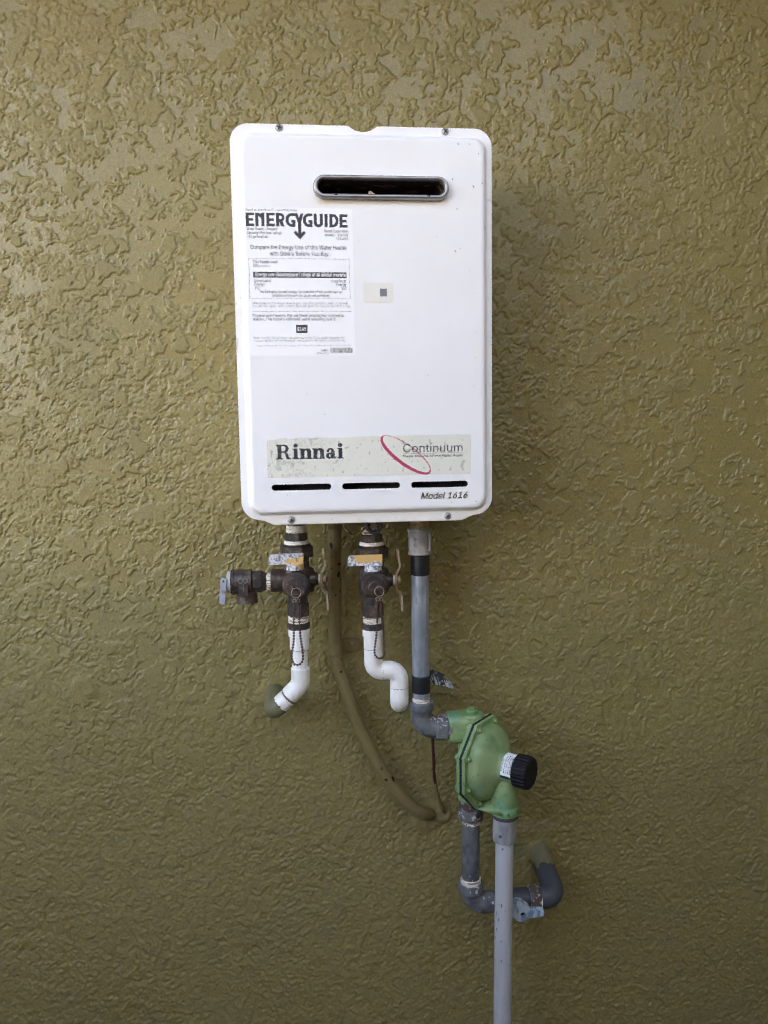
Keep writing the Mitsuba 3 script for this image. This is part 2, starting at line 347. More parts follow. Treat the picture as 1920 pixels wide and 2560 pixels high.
# knock-down: smooth ground between ragged clumps, the clumps trowelled flat where they stood highest
lace_n = warp(gn(11, 1.15) * .72 + gn(5.2) * .62 + gn(2.7) * .55 + gn(1.4) * .34, .8)
t0 = .26 - 1.75 * fine + .30 * gn(110) + .50 * gn(36) + .10 * np.clip(gx - .2, -.5, .5)
lace = sst(t0 - .06, t0 + .06, lace_n)
grit = sst(.35, 1.5, gn(1.35)) + .6 * sst(.9, 1.9, gn(2.4))
crag = warp(gn(3.4) * .55 + gn(1.8) * .35, .4) + 1.9 * grit - .5
crag = np.where(crag > 1.5, 1.5 + (crag - 1.5) * .2, np.maximum(crag, -1.5))
plat = sst(.10, .20, warp(gn(8.5) + .55 * gn(4) + .35 * gn(2.0), .8) - 1.0 + .9 * fine)
splat = sst(1.05, 1.15, warp(gn(10) * .9 + gn(5) * .5 + gn(2.3) * .25)) * (1 - fine)        # isolated flat drops
H = lace * ((1 - plat) * (.78 + .40 * crag) + plat * 1.25) * (1 - .35 * fine)
H = np.maximum(H, splat * 1.15)
H += sst(2.1, 2.5, gn(2.0)) * .55 * (1 - lace)
H *= 1.8e-3
dash = np.clip(gn(3.4, 1.1) * .50 + gn(1.7) * .50, -1.4, 1.6) + 1.7 * sst(.40, 1.5, gn(1.35, 1.1)) + .9 * sst(.9, 1.8, gn(2.5, 1.1))
H += fine * dash * .58e-3 + gn(60) * .5e-3
# hand-smoothed patches of filler where pipes enter the wall
for cx, cz, r, h in ((-.061, 1.090, .030, .004), (.1306, 1.082, .030, .003), (.188, .862, .030, .005), (.214, .862, .016, .006), (.381, .781, .026, .004), (-.366, 1.105, .022, .004)):
    d = np.sqrt((gx - cx) ** 2 + (gz - cz) ** 2) / r * (1 + .12 * gn(9))
    w = 1 - sst(.55, 1.15, d)
    H = H * (1 - .75 * w) + w * (h + .3e-3 * gn(4))
fx = np.arange(-.55, .84, .0014); fz = np.arange(.40, 2.20, .0014)
cx = np.unique(np.r_[np.linspace(WX0, -1.3, 12), np.arange(-1.24, -.552, .004), fx, np.arange(.842, WX1, .004), WX1])
cz = np.unique(np.r_[np.arange(0, .398, .004), fz, np.arange(2.202, WTOP, .004), WTOP])
qx, qz = np.meshgrid(cx, cz)
hh = ndi.map_coordinates(H.astype(np.float32), [(qz - HZ0) / PXM, (qx - HX0) / PXM], order=1, mode='nearest')
hh = np.where(qx < -1.24, 0, hh)
V = np.stack([qx.ravel(), -hh.ravel(), qz.ravel()], 1)
a = (np.arange(len(cz) - 1)[:, None] * len(cx) + np.arange(len(cx) - 1)[None]).ravel()
F = np.vstack([np.stack([a, a + 1, a + len(cx) + 1], 1), np.stack([a, a + len(cx) + 1, a + len(cx)], 1)])
wall = thing('house_wall', 'olive green house wall of rough knocked-down stucco behind the white water heater', 'wall')
part(wall, 'stucco', trimesh.Trimesh(V, F, process=False), 'paint_wall', True)
part(wall, 'return', boxm((WX1 + .1, -2.3, 1.25), (.2, 4.6, 2.50)), 'paint_stucco', False)
part(wall, 'core', boxm(((WX0 + WX1) / 2, .15, 1.25), (WX1 - WX0, .28, 2.50)), 'eave_paint', False)
roof = Polygon([(-.75, 2.50), (-.75, 2.66), (3.2, 4.5), (3.4, 4.4), (3.4, 2.50)])
part(wall, 'eave', plate(roof, (-4.6, 0, 0), (Y, Z, X), 7.0), 'eave_paint', False)
fence = join(boxm((-.05, -2.2, 1.4), (2.2, .06, 2.8)), boxm((-1.4, -1.2, .69), (.06, 2.4, 1.38)))
part(None, 'boundary_fence', fence, 'fence_wood', False)
labels['boundary_fence'] = {'label': 'dark board fence facing the house wall', 'category': 'fence', 'kind': 'structure'}

# ---------------------------------------------------------------- flat lettering
def text_flat(text, x0, x1, zb, cap, y, bold=False, align='l', shear=0.0, depth=0.00012, squeeze=None):
    """one line of print lying just proud of a front-facing surface at y; x0..x1 is the span it is fitted to (or aligned in)"""
    m = meshkit.text_mesh(text, cap, depth, bold); v = np.array(m.vertices)
    lo, hi = v[:, 0].min(), v[:, 0].max(); w = hi - lo
    if align == 'fit': s, ox = (x1 - x0) / w, x0
    else:
        s = squeeze or 1.0
        ox = {'l': x0, 'r': x1 - w * s, 'c': (x0 + x1) / 2 - w * s / 2}[align]
    u = ox + (v[:, 0] - lo) * s + shear * v[:, 1]
    m = trimesh.Trimesh(np.stack([u, np.full(len(u), y - .00004) - v[:, 2], zb + v[:, 1]], 1), m.faces, process=False)
    if m.volume < 0: m.invert()
    return m

def ink(poly, y, depth=0.00012):
    return plate(poly, (0, y - .00004, 0), FRONT, depth)

# ---------------------------------------------------------------- water heater
FL, FC = -0.170, -0.1800         # plane of the flange, plane of the front panel
heater = thing('water_heater', 'white wall mounted tankless water heater with flue slot and energy label', 'water heater')
body_p = rrect(-.083, .247, 1.394, 1.898, .02)
part(heater, 'casing', loft([front_ring(body_p, y) for y in (-.004, -.158)], True, False), 'enamel_white', 25)
out = [(-.0932, 1.45)]
def arc(cx, cz, r, a0, a1, n=10):
    return [(cx + r * math.cos(math.radians(a0 + (a1 - a0) * k / n)), cz + r * math.sin(math.radians(a0 + (a1 - a0) * k / n))) for k in range(n + 1)]
def scurve(x0, z0, x1, z1, n=10):
    return [(x0 + (x1 - x0) * k / n, z0 + (z1 - z0) * (3 * (k / n) ** 2 - 2 * (k / n) ** 3)) for k in range(n + 1)]
half = [(.0, 1.3780), (-.046, 1.3780)] + scurve(-.047, 1.3780, -.068, 1.3850)[1:] + arc(-.0680, 1.4105, .0252, -95, -180)
topl = arc(-.0690, 1.8848, .0240, 180, 90) + [(.058, 1.9088)] + scurve(.060, 1.9088, .0745, 1.9024, 8) + [(.0826, 1.9004)]
left_side = half + topl
mirror = [(2 * .0820 - x, z) for x, z in left_side][::-1]
flange_poly = Polygon(left_side + [(.0826, 1.9004)] + mirror).buffer(0)
flange_poly = flange_poly.difference(Polygon(rrect(-.0780, .2436, 1.3975, 1.8908, .015)))
part(heater, 'flange', plate(flange_poly, (0, FL + .013, 0), FRONT, .013, .0035, 6), 'enamel_white', 50)
# front panel: rounded rim lofted to the flat, the flat cut by the flue outlet and three air slots
P0, PR = (-.0824, .2480, 1.3930, 1.8952), .019
rings = []
for ins, y in ((-.0016, FL + .002), (-.0012, FL - .0006), (0, FL - .0014), (.0009, FL - .0040), (.0019, FL - .0066), (.0036, FL - .0087), (.0058, FL - .0097), (.0085, FC)):
    rings.append(front_ring(rrect(P0[0] + ins, P0[1] - ins, P0[2] + ins, P0[3] - ins, PR - max(ins, 0) * .6, 10), y))
SLOTS = [(-.0508, .0298), (.0450, .1249), (.1403, .2202)]; SZ, SR = 1.4304, .0042
flat = Polygon([(p[0], p[2]) for p in rings[-1]])
for x0, x1 in SLOTS: flat = flat.difference(Polygon(stadium(x0, x1, SZ, SR)))
flat = flat.difference(Polygon(stadium(.0165, .1920, 1.8250, .0120)))
v2, f2 = trimesh.creation.triangulate_polygon(flat, engine='earcut')
face_cap = trimesh.Trimesh(np.stack([v2[:, 0], np.full(len(v2), FC), v2[:, 1]], 1), f2, process=False)
if face_cap.face_normals[0][1] > 0: face_cap.invert()
def inward(pts, y0, y1):
    m = loft([front_ring(pts, y0), front_ring(pts, y1)], False, False); return m
holes = [inward(stadium(x0, x1, SZ, SR), FC, FC + .0025) for x0, x1 in SLOTS]
panel = trimesh.util.concatenate([loft(rings, False, False), face_cap] + holes)
pk = part(heater, 'front_panel', panel, 'enamel_white', 40)
for x0, x1 in SLOTS:     # each air slot opens on a dark hollow with a grey rib of the inner frame
    hollow = loft([front_ring(stadium(x0 - .001, x1 + .001, SZ, SR + .001), FC + .0024), front_ring(stadium(x0 - .001, x1 + .001, SZ, SR + .001), FC + .03)], False, True)
    part(heater, 'air_slot', hollow, 'void_dark', 40)
# flue outlet: stainless lip round a dark stadium-shaped throat
fr = []
for x_in, y in ((0.000, FC - .0002), (0.0, FC - .0060), (.0006, FC - .0085), (.0020, FC - .0098), (.0042, FC - .0098), (.0056, FC - .0086), (.0064, FC - .0060), (.0068, FC + .004)):
    fr.append(front_ring(stadium(.0143 + x_in, .1946 - x_in, 1.8247, .0150 - x_in, 16), y))
fl = part(heater, 'flue_outlet', loft(fr, False, False), 'stainless', 50)
thr = [front_ring(stadium(.0143 + .0069, .1946 - .0069, 1.8247, .0081, 16), y) for y in (FC - .004, FC + .02, FC + .075)]
part(fl, 'throat', loft(thr, False, True), 'flue_dark', 40)
for x in (.0440, .1668):
    part(fl, 'drain_slot', boxm((x, FC - .0093, 1.8138), (.0042, .0016, .0016)), 'void_dark', False)
leaf = [(.0868, 1.8170), (.0880, 1.8215), (.0900, 1.8228), (.0935, 1.8208), (.0985, 1.8172)]
for_l = plate(Polygon(leaf), (0, FC + .003, 0), FRONT, .0012, .0005)
part(None, 'leaf_scrap', for_l, 'leaf_dry', 30)
labels['leaf_scrap'] = {'label': 'small dry leaf scrap lying inside the flue slot of the heater', 'category': 'leaf'}
# screws
for x, z in ((-.0282, 1.9030), (.1927, 1.9030), (-.0257, 1.3850), (.1929, 1.3850)):
    k = part(heater, 'screw', rev((x, FL, z), -Y, [(-.002, .0047), (.0004, .0050), (.0018, .0044), (.0028, .0028), (.0031, .0005)], 24), 'screw_zinc', 50)
    rot = trimesh.transformations.rotation_matrix(.5 + x * 9, Y)
    part(k, 'cross_recess', join(boxm((x, FL - .0027, z), (.0056, .0014, .0013), rot), boxm((x, FL - .00275, z), (.0013, .0014, .0056), rot)), 'void_dark', False)
# energy label
L0, L1, LT, LB = -.0748, .0655, 1.7987, 1.6072
lab = part(heater, 'energy_label', plate(box(L0, LB, L1, LT), (0, FC - .00003, 0), FRONT, .00022), 'paper_label', False, label='white printed energy label with heavy black lettering')
LY = FC - .00025
def U(u): return L0 + (L1 - L0) * (u - 105) / 1465           # label layout units -> metres
def W(w): return LT - (LT - LB) * (w - 100) / 2050
LS = (L1 - L0) / 1465
def line(text, u0, u1, base, size, bold=False, align='fit'):
    return text_flat(text, U(u0), U(u1), W(base), size * LS, LY, bold, align)
def strokes(segs):            # heavy display lettering drawn as shapes in label units, y down
    return affinity.affine_transform(unary_union(segs), [LS, 0, 0, -(LT - LB) / 2050, L0 - 105 * LS, LT + 100 * (LT - LB) / 2050])
def gl_E(x, w, y0=172, y1=356):
    return [box(x, y0, x + 40, y1), box(x, y0, x + w, y0 + 36), box(x, y0 + 76, x + w - 12, y0 + 110), box(x, y1 - 36, x + w, y1)]
def gl_N(x, w, y0=172, y1=356):
    return [box(x, y0, x + 42, y1), box(x + w - 42, y0 + 30, x + w, y1), Polygon([(x, y0), (x + 42, y0), (x + w, y0 + 40), (x + w, y0 + 70), (x + w - 42, y0 + 78)]), box(x + w - 42, y0, x + w, y0 + 60)]
def gl_R(x, w, y0=172, y1=356):
    bowl = unary_union([box(x, y0, x + w * .5, y0 + 120), affinity.scale(Point(x + w * .5, y0 + 60).buffer(60, 24), w * .5 / 60, 1)])
    hole = unary_union([box(x + 42, y0 + 38, x + w * .5, y0 + 84), Point(x + w * .52, y0 + 61).buffer(23)])
    return [bowl.difference(hole), box(x, y0, x + 42, y1), Polygon([(x + w * .35, y0 + 110), (x + w * .72, y0 + 100), (x + w, y1), (x + w - 48, y1)])]
def gl_G(x, w, y0=172, y1=360):
    o = affinity.scale(Point(0, 0).buffer(1, 32), w * .62, (y1 - y0) / 2); o = affinity.translate(o, x + w * .62, (y0 + y1) / 2)
    i = affinity.scale(Point(0, 0).buffer(1, 32), w * .62 - 42, (y1 - y0) / 2 - 38); i = affinity.translate(i, x + w * .62, (y0 + y1) / 2)
    g = o.difference(i).difference(box(x + w * .78, y0 - 9, x + w * 2, y1 + 9)).union(box(x + w * .6, y0, x + w, y0 + 38)).union(box(x + w * .6, y1 - 38, x + w, y1)).union(box(x + w - 42, y0 + 92, x + w, y1))
    return [g.difference(box(x + w, y0 - 9, x + 3 * w, y1 + 9)), box(x + w * .58, y0 + 92, x + w, y0 + 124)]
def gl_U(x, w, y0=176, y1=362):
    o = unary_union([box(x, y0, x + w, y1 - 64), affinity.scale(Point(x + w / 2, y1 - 64).buffer(64, 24), w / 128, 1)])
    i = unary_union([box(x + 42, y0 - 5, x + w - 42, y1 - 66), affinity.scale(Point(x + w / 2, y1 - 66).buffer(28, 24), (w / 2 - 42) / 28, 1)])
    return [o.difference(i)]
def gl_D(x, w, y0=178, y1=360):
    o = unary_union([box(x, y0, x + w * .4, y1), affinity.scale(Point(x + w * .4, (y0 + y1) / 2).buffer((y1 - y0) / 2, 32), w * .6 / ((y1 - y0) / 2), 1)])
    i = unary_union([box(x + 42, y0 + 38, x + w * .4, y1 - 38), affinity.scale(Point(x + w * .4, (y0 + y1) / 2).buffer((y1 - y0) / 2 - 38, 32), (w * .6 - 40) / ((y1 - y0) / 2 - 38), 1)])
    return [o.intersection(box(x, y0, x + 3 * w, y1)).difference(i.intersection(box(x + 42, y0, x + 3 * w, y1)))]
head = gl_E(110, 112) + gl_N(238, 124) + gl_E(388, 114) + gl_R(520, 116) + gl_G(650, 132) + gl_G(886, 132) + gl_U(1036, 126) + [box(1184, 178, 1226, 360)] + gl_D(1250, 128) + gl_E(1390, 112, 180, 362)
head += [Polygon([(768, 172), (814, 172), (834, 240), (858, 174), (896, 174), (862, 300), (862, 446), (896, 416), (924, 442), (842, 532), (754, 440), (784, 412), (818, 446), (818, 300)])]
part(lab, 'headline', ink(strokes(head), LY), 'ink_black', False)
box_frame = box(132, 796, 1520, 1352).difference(box(136, 800, 1516, 1348))
lines_dark = [line('Water Heater – Propane', 116, 536, 408, 34, True), line('Capacity (first hour rating):', 120, 600, 461, 34, True), line('131 gallons/hour', 122, 418, 514, 34, True),
              line('Rinnai Corporation', 1176, 1508, 430, 34, True), line('Model(s)   V1616W', 1184, 1508, 483, 34, True), line('V1616WC', 1344, 1508, 534, 34, True),
              line('Compare the Energy Use of this Water Heater', 156, 1490, 668, 54, True), line('with Others Before You Buy.', 420, 1246, 756, 54, True),
              line('This Model Uses', 186, 524, 862, 40, True), line('189', 188, 256, 912, 40, True),
              line('Uses Least', 198, 424, 1122, 38, True), line('Energy', 200, 342, 1172, 38, True), line('197', 206, 270, 1222, 38, True),
              line('Uses Most', 1258, 1470, 1122, 38, True), line('Energy', 1328, 1470, 1172, 38, True), line('260', 1404, 1470, 1222, 38, True),
              line('The Estimated Annual Energy Consumption of this model was not', 262, 1414, 1272, 34, True), line('available at the time the range was published.', 440, 1236, 1324, 34, True),
              line('Propane water heaters that use fewer gallons/year cost less to', 162, 1430, 1604, 38, True), line('operate. This model\'s estimated yearly operating cost is:', 162, 1316, 1654, 38, True),
              line('(IGW P)', 1100, 1200, 2090, 26, True), line('U245 677 12', 1038, 1200, 2132, 26, True)]
part(lab, 'print', trimesh.util.concatenate(lines_dark + [ink(strokes([box_frame, box(156, 1524, 1530, 1529)]), LY)]), 'ink_grey', False)
fine_p = [line('Based on standard U.S. Government tests', 112, 812, 146, 32), line('gallons/year', 262, 422, 912, 27),
          line('Gallons/year is a measure of energy use. Your utility company uses it to compute', 158, 1486, 1428, 31), line('your bill. Only models with maximum flow rates above 3.0 gpm are used in this scale.', 158, 1530, 1470, 31),
          line('Based on a 2000 U.S. Government national average cost of 77¢ per gallon for propane. Your', 168, 1434, 1912, 27), line('actual operating cost will vary depending on your local utility rates and your use of the product.', 168, 1448, 1950, 27),
          line('Important: Removal of this label before consumer purchase violates the Federal Trade Commission\'s Appliance Labeling Rule (16 C.F.R. Part 305)', 212, 1520, 2016, 15)]
for m_ in fine_p: part(lab, 'fine_print', m_, 'ink_grey', False)
part(lab, 'band', ink(box(U(186), W(1062), U(1474), W(982)), LY), 'ink_black', False)
part(lab, 'price_box', ink(box(U(756), W(1832), U(914), W(1716)), LY), 'ink_black', False)
bar_t = [text_flat('Energy use (Gallons/year) range of all similar models', U(218), U(1462), W(1040), 48 * LS, LY - .00016, True, 'fit'), text_flat('$145', U(772), U(896), W(1800), 48 * LS, LY - .00016, True, 'fit')]
for m_ in bar_t: part(lab, 'reversed_print', m_, 'paper_label', False)
bars, u = [], 1228
brng = np.random.default_rng(3)
while u < 1538:
    w = brng.choice([4, 7, 10]); bars.append(box(u, 2040, u + w, 2116)); u += w + brng.choice([4, 6, 9])
part(lab, 'barcode', ink(strokes(bars), LY), 'ink_grey', False)
# sensor sticker and model sticker
st = part(heater, 'sticker', plate(Polygon(rrect(.0786, .1188, 1.6768, 1.7032, .002)), (0, FC - .00003, 0), FRONT, .0007, .0004), 'sticker_cream', 40, label='small cream sticker with a grey square')
part(st, 'square', ink(Polygon(rrect(.1006, .1102, 1.6850, 1.6951, .0004)), FC - .0007), 'ink_window', False)
ms = part(heater, 'model_sticker', plate(box(.1524, 1.4085, .2219, 1.4200), (0, FC - .00003, 0), FRONT, .0002), 'sticker_cream', False)
part(ms, 'print', join(text_flat('Model 1616', .1536, .2185, 1.4106, .0084, FC - .0002, True, 'fit', shear=.22), text_flat('Model 1616', .15385, .21875, 1.4107, .0084, FC - .00023, True, 'fit', shear=.22)), 'ink_black', False)
# brand plate, its upper edge chipped at the left
top = []
for k in range(141):
    x = -.0557 + .2798 * k / 140; w = max(0, 1 - k / 95)
    top.append((x, 1.4978 + .0014 * k / 140 - (.0022 * w + .0003) * meshkit.noise([x * 330, 1.5, 0], 4) ** 2 - .0014 * w * (meshkit.noise([x * 90, 7, 0], 2) > .6)))
bot = [(x, 1.4436 + .0006 * meshkit.noise([x * 260, 3.3, 0], 8) * (1.2 - k / 100)) for k, x in enumerate(np.linspace(.2241, -.0555, 100))]
bp = part(heater, 'brand_plate', plate(Polygon(top + bot), (0, FC - .00003, 0), FRONT, .0004, .00015, 1), 'brand_plate_plastic', False, label='worn greyish brand plate, cracked and chipped at its left end')
BY = FC - .00042
# slab-serif wordmark: built from stems, slabs and arches, cap height 1
def stem(x, w, h, top=True, foot=True, s=.085, e=.07):
    g = [box(x, 0, x + w, h)]
    if foot: g.append(box(x - e, 0, x + w + e, s))
    if top: g.append(box(x - e, h - s, x + w, h))
    return g
def arch_n(x):
    g = stem(x, .235, .72) + [box(x + .40, 0, x + .635, .50), box(x + .34, 0, x + .695, .085)]
    o = affinity.scale(Point(x + .405, .49).buffer(.24, 24), .23 / .24, 1); i = affinity.scale(Point(x + .325, .46).buffer(.13, 24), .075 / .13, 1.05)
    return g + [o.difference(i).difference(box(x - 1, -1, x + .235, 1)).difference(box(x - 1, -1, x + 2, .42))]
def gl_i(x): return stem(x, .235, .72) + [Point(x + .115, .92).buffer(.135, 20)]
def gl_a(x):
    ring_o = affinity.scale(Point(x + .20, .20).buffer(.2, 24), 1.0, 1.08); ring_i = affinity.scale(Point(x + .235, .20).buffer(.075, 24), .7, 1.2)
    hat = affinity.scale(Point(x + .27, .49).buffer(.24, 24), .95, 1).difference(affinity.scale(Point(x + .25, .45).buffer(.13, 20), .8, 1.2)).difference(box(x - 1, -1, x + 2, .46))
    return [ring_o.difference(ring_i), box(x + .30, .03, x + .53, .50), hat, Point(x + .12, .53).buffer(.085), box(x + .32, 0, x + .62, .085), box(x + .5, .0, x + .62, .13)]
def gl_Rs(x):
    bowl = unary_union([box(x, .46, x + .40, 1), Point(x + .40, .73).buffer(.27, 24)]).difference(unary_union([box(x + .235, .56, x + .38, .90), affinity.scale(Point(x + .38, .73).buffer(.17, 20), .62, 1)]))
    leg = Polygon([(x + .30, .50), (x + .47, .52), (x + .60, .42), (x + .66, .2), (x + .74, .085), (x + .82, .085), (x + .82, 0), (x + .58, 0), (x + .50, .10), (x + .46, .32), (x + .40, .44)])
    return [box(x, 0, x + .235, 1), bowl, leg, box(x - .09, 0, x + .33, .09), box(x - .09, .91, x + .3, 1)]
word = unary_union(gl_Rs(.09) + gl_i(1.06) + arch_n(1.46) + arch_n(2.24) + gl_a(2.99) + gl_i(3.74))
bx = word.bounds
word = affinity.affine_transform(word, [.0912 / (bx[2] - bx[0]), 0, 0, .0200 / 1.0, -.0437 - bx[0] * .0912 / (bx[2] - bx[0]), 1.4686])
part(bp, 'wordmark', ink(word, BY), 'ink_navy', False)
sw_o = affinity.rotate(affinity.scale(Point(0, 0).buffer(1, 64), .0420, .0142), -36.5, origin=(0, 0))
sw_i = affinity.translate(affinity.rotate(affinity.scale(Point(0, 0).buffer(1, 64), .0396, .0112), -37.2, origin=(0, 0)), .0010, .0013)
part(bp, 'swoosh', ink(affinity.translate(sw_o.difference(sw_i), .1331, 1.4717), BY), 'ink_pink', False)
tag_l = [text_flat('Continuum', .1298, .2125, 1.4756, .0112, BY - .00016, False, 'fit'), ink(box(.1298, 1.4737, .2124, 1.4741), BY - .00016),
         text_flat('Never Run Out Of Hot Water Again', .1298, .2126, 1.4688, .0030, BY - .00016, True, 'fit')]
part(bp, 'print', trimesh.util.concatenate(tag_l), 'ink_black', False)
# under the casing: filter plug and a short cable
dp = part(heater, 'filter_plug', join(rev((.0935, -.085, 1.3660), -Y, [(-.02, .008), (.0, .0085), (.018, .0085), (.019, .0122), (.0255, .0125), (.0268, .0112), (.0268, .0086), (.0235, .0080), (.0235, .0002)], 32)), 'iron_dark', 40)
star = affinity.translate(unary_union([affinity.rotate(box(-.0065, -.0016, .0065, .0016), a, origin=(0, 0)) for a in (15, 75, 135)]), .0935, 1.3660)
part(dp, 'star', plate(star, (0, -.1088, 0), FRONT, .002, .0006), 'wire_copper', 30)
part(heater, 'cable', tube(smooth_path([(.040, -.085, 1.396), (.047, -.10, 1.372), (.0545, -.108, 1.3595), (.0645, -.108, 1.3525), (.074, -.104, 1.3560), (.081, -.098, 1.364)], 30), .0016, 10), 'paint_olive', True)

# ---------------------------------------------------------------- plumbing
PY = -.085
def iso_valve(x, dz, label, cap_n, cap_c, cap_in, hub_x, worn_x):
    t = thing('isolation_valve', label, 'valve', 'isolation valves under the water heater')
    o = (x, PY, 0.0); z = lambda v: v + dz
    part(t, 'nipple', cyl(o, Z, z(1.352), 1.392, .0138), 'aged_bronze')
    part(t, 'thread_seal', rough(cyl(o, Z, z(1.3562), z(1.3675), .0150, 40, .001), .0008, .003, 1 + int(x * 50)), 'thread_tape')
    part(t, 'adapter', hexa(o, Z, z(1.3448), z(1.3574), .0172, 8, .2), 'aged_bronze', 25)
    part(t, 'sealing_ring', cyl(o, Z, z(1.3385), z(1.3449), .0182, 44, .0010), 'seal_white')
    part(t, 'union_nut', join(hexa(o, Z, z(1.3195), z(1.3378), .0250, 6, .31, .002), cyl(o, Z, z(1.3378), z(1.3398), .0205)), 'aged_bronze', 25)
    body = join(cyl(o, Z, z(1.3050), z(1.3196), .0180), rev(o, Z, [(z(1.2625), .0165), (z(1.266), .0195), (z(1.275), .0212), (z(1.295), .0212), (z(1.304), .0195), (z(1.307), .0175)], 40),
                hexa((x + .0085, PY, 0), Z, z(1.2660), z(1.3030), .0165, 6, .5, .003),
                cyl((x, PY, z(1.2850)), -Y, 0, .026, .0162), cyl((x, PY, z(1.2850)), X, 0, .0275, .0118, 32), cyl((x, PY, z(1.2850)), X, .0275, .031, .0095, 32))
    part(t, 'body', body, 'aged_bronze', 30)
    part(t, 'outlet', cyl(o, Z, z(1.2505), z(1.2640), .0147), 'aged_bronze')
    part(t, 'outlet_nut', hexa(o, Z, z(1.2300), z(1.2518), .0172, 6, .25, .0015), 'aged_bronze', 25)
    part(t, 'thread_seal', rough(cyl(o, Z, z(1.2190), z(1.2302), .0150, 40, .001), .0009, .003, 7 + int(x * 50)), 'thread_tape')
    part(t, 'collar', hexa(o, Z, z(1.2100), z(1.2205), .0174, 12, .1, .0015), 'aged_bronze', 25)
    # hose outlet cap pointing out of the wall, with a raised disc and an ear for the chain
    cc = A3(*cap_c); ax = unit(A3(*cap_n))
    cap = join(rev(cc, ax, [(-.016, .0165), (-.010, .0192), (-.004, .0196), (-.0025, .0188), (-.0022, .0168), (.0002, .0165), (.0004, .0152), (.001, .0002)], 44))
    cp = part(t, 'hose_cap', cap, 'aged_bronze', 30)
    ci = A3(*cap_in)
    part(cp, 'raised_disc', rev(ci, ax, [(-.010, .0122), (.0004, .0120), (.0012, .0112), (.0013, .0002)], 40), 'aged_bronze', 30)
    for k in range(12):
        e0, e1 = basis(ax); a_ = k * PI / 6 + .2
        part(cp, 'grip_rib', boxm((0, 0, 0), (.0042, .0016, .009)).apply_transform(trimesh.geometry.align_vectors(Z, ax)).apply_translation(cc + .0186 * (math.cos(a_) * e0 + math.sin(a_) * e1) - ax * .0082), 'aged_bronze', False)
    part(cp, 'eyelet', join(tube([ci + ax * .0005 + A3(-.002, 0, -.002), ci + ax * .006 + A3(-.002, 0, -.0045)], .0019, 12), ball(ci + ax * .0065 + A3(-.002, 0, -.0048), .0023)), 'aged_bronze', True)
    # drain handle above the hose outlet: blade to the left, round hub, worn yellow paint
    hx = hub_x
    part(t, 'drain_stem', cyl((hx, -.112, 0), Z, z(1.286), z(1.3085), .0062, 24), 'aged_bronze')
    blade = Polygon([(hx - .0373, z(1.3150)), (hx + .0128, z(1.3150)), (hx + .0132, z(1.3305))] + [(hx - .012, z(1.3304)), (hx - .0300, z(1.3299))] + arc(hx - .0315, z(1.3243), .0058, 90, 165, 6))
    part(t, 'drain_handle', join(plate(blade, (0, -.117, 0), FRONT, .0085, .0014), cyl((hx, -.1165, 0), Z, z(1.3058), z(1.3156), .0129, 40, .0008)), worn_x, 35)
    # ball valve lever seen from its edge, with its nut
    lx = x + .0360
    pl = [(.0032, .0470), (.0036, .0375), (.0058, .0245), (.0058, .0215), (.0002, .0098), (-.0004, .0075), (-.0004, -.0080), (.0008, -.0148), (.0020, -.0168), (.0072, -.0212), (.0078, -.0240), (.0088, -.0470)]
    ln = LineString([(lx + u, z(1.2850) + v) for u, v in pl]).buffer(.0015, cap_style='flat', join_style='round')
    part(t, 'lever', plate(ln, (0, PY + .0085, 0), FRONT, .017, .001), 'lever_rusty', 40)
    part(t, 'lever_bolt', join(cyl((x, PY, z(1.2850)), X, .0300, .0420, .0040, 20), hexa((x, PY, z(1.2850)), X, .0378, .0428, .0066, 6, .4, .0008)), 'lever_rusty', 25)
    part(t, 'stem_washer', cyl((x, PY, z(1.2850)), X, .0308, .0345, .0078, 24), 'seal_white')
    return t
iso_valve(-.0212, 0.0, 'left brown valve assembly with worn yellow handle, the relief valve branching off it', (-.06, -1, .03), (-.0232, -.1300, 1.2850), (-.0242, -.1305, 1.2857), -.0238, 'handle_yellow_worn')
iso_valve(.0917, -.0052, 'right brown valve assembly with mostly yellow handle, beside the grey gas pipe', (.06, -1, -.10), (.0922, -.1290, 1.2806), (.0938, -.1310, 1.2765), .0908, 'handle_yellow_worn')

# pressure relief valve branching to the left
rv = thing('relief_valve', 'brown pressure relief valve pointing left with grey test lever and open spout', 'relief valve')
o = (0, PY, 1.2850)
part(rv, 'branch', cyl(o, X, -.0605, -.036, .0172), 'aged_bronze')
part(rv, 'thread_seal', rough(cyl((0, PY, 1.2838), X, -.0668, -.0578, .0132, 36, .001), .0014, .004, 3), 'thread_tape')
part(rv, 'neck', rev((0, PY, 1.2843), X, [(-.0880, .0158), (-.0865, .0166), (-.0745, .0166), (-.0715, .0150), (-.0675, .0126), (-.0640, .0120)], 8, .39), 'aged_bronze', 25)
part(rv, 'body', rev((0, PY, 1.2845), X, [(-.1178, .0180), (-.1172, .0192), (-.1150, .0192), (-.1143, .0182), (-.0930, .0182), (-.0915, .0190), (-.0890, .0190), (-.0878, .0160)], 44), 'aged_bronze', 28)
part(rv, 'gasket_ring', cyl((0, PY, 1.2845), X, -.1192, -.1176, .0183), 'gasket_black')
part(rv, 'cap', rev((0, PY, 1.2850), X, [(-.1262, .0065), (-.1246, .0150), (-.1205, .0165), (-.1190, .0166)], 40), 'cap_grey', 28)
sp_o = (-.0966, PY, 0)
part(rv, 'spout', join(rev(sp_o, Z, [(1.2805, .0135), (1.2700, .0140), (1.2640, .0152), (1.2560, .0157), (1.2532, .0160), (1.2528, .0150), (1.2532, .0128), (1.262, .0125), (1.2625, .0002)], 40)), 'aged_bronze', 30)
lev = Polygon(rrect(-.0052, .0052, -.0345, .0050, .0028))
lev = lev.difference(Point(0, 0).buffer(.0017))
lm = plate(lev, (0, 0, 0), FRONT, .0016, .0004)
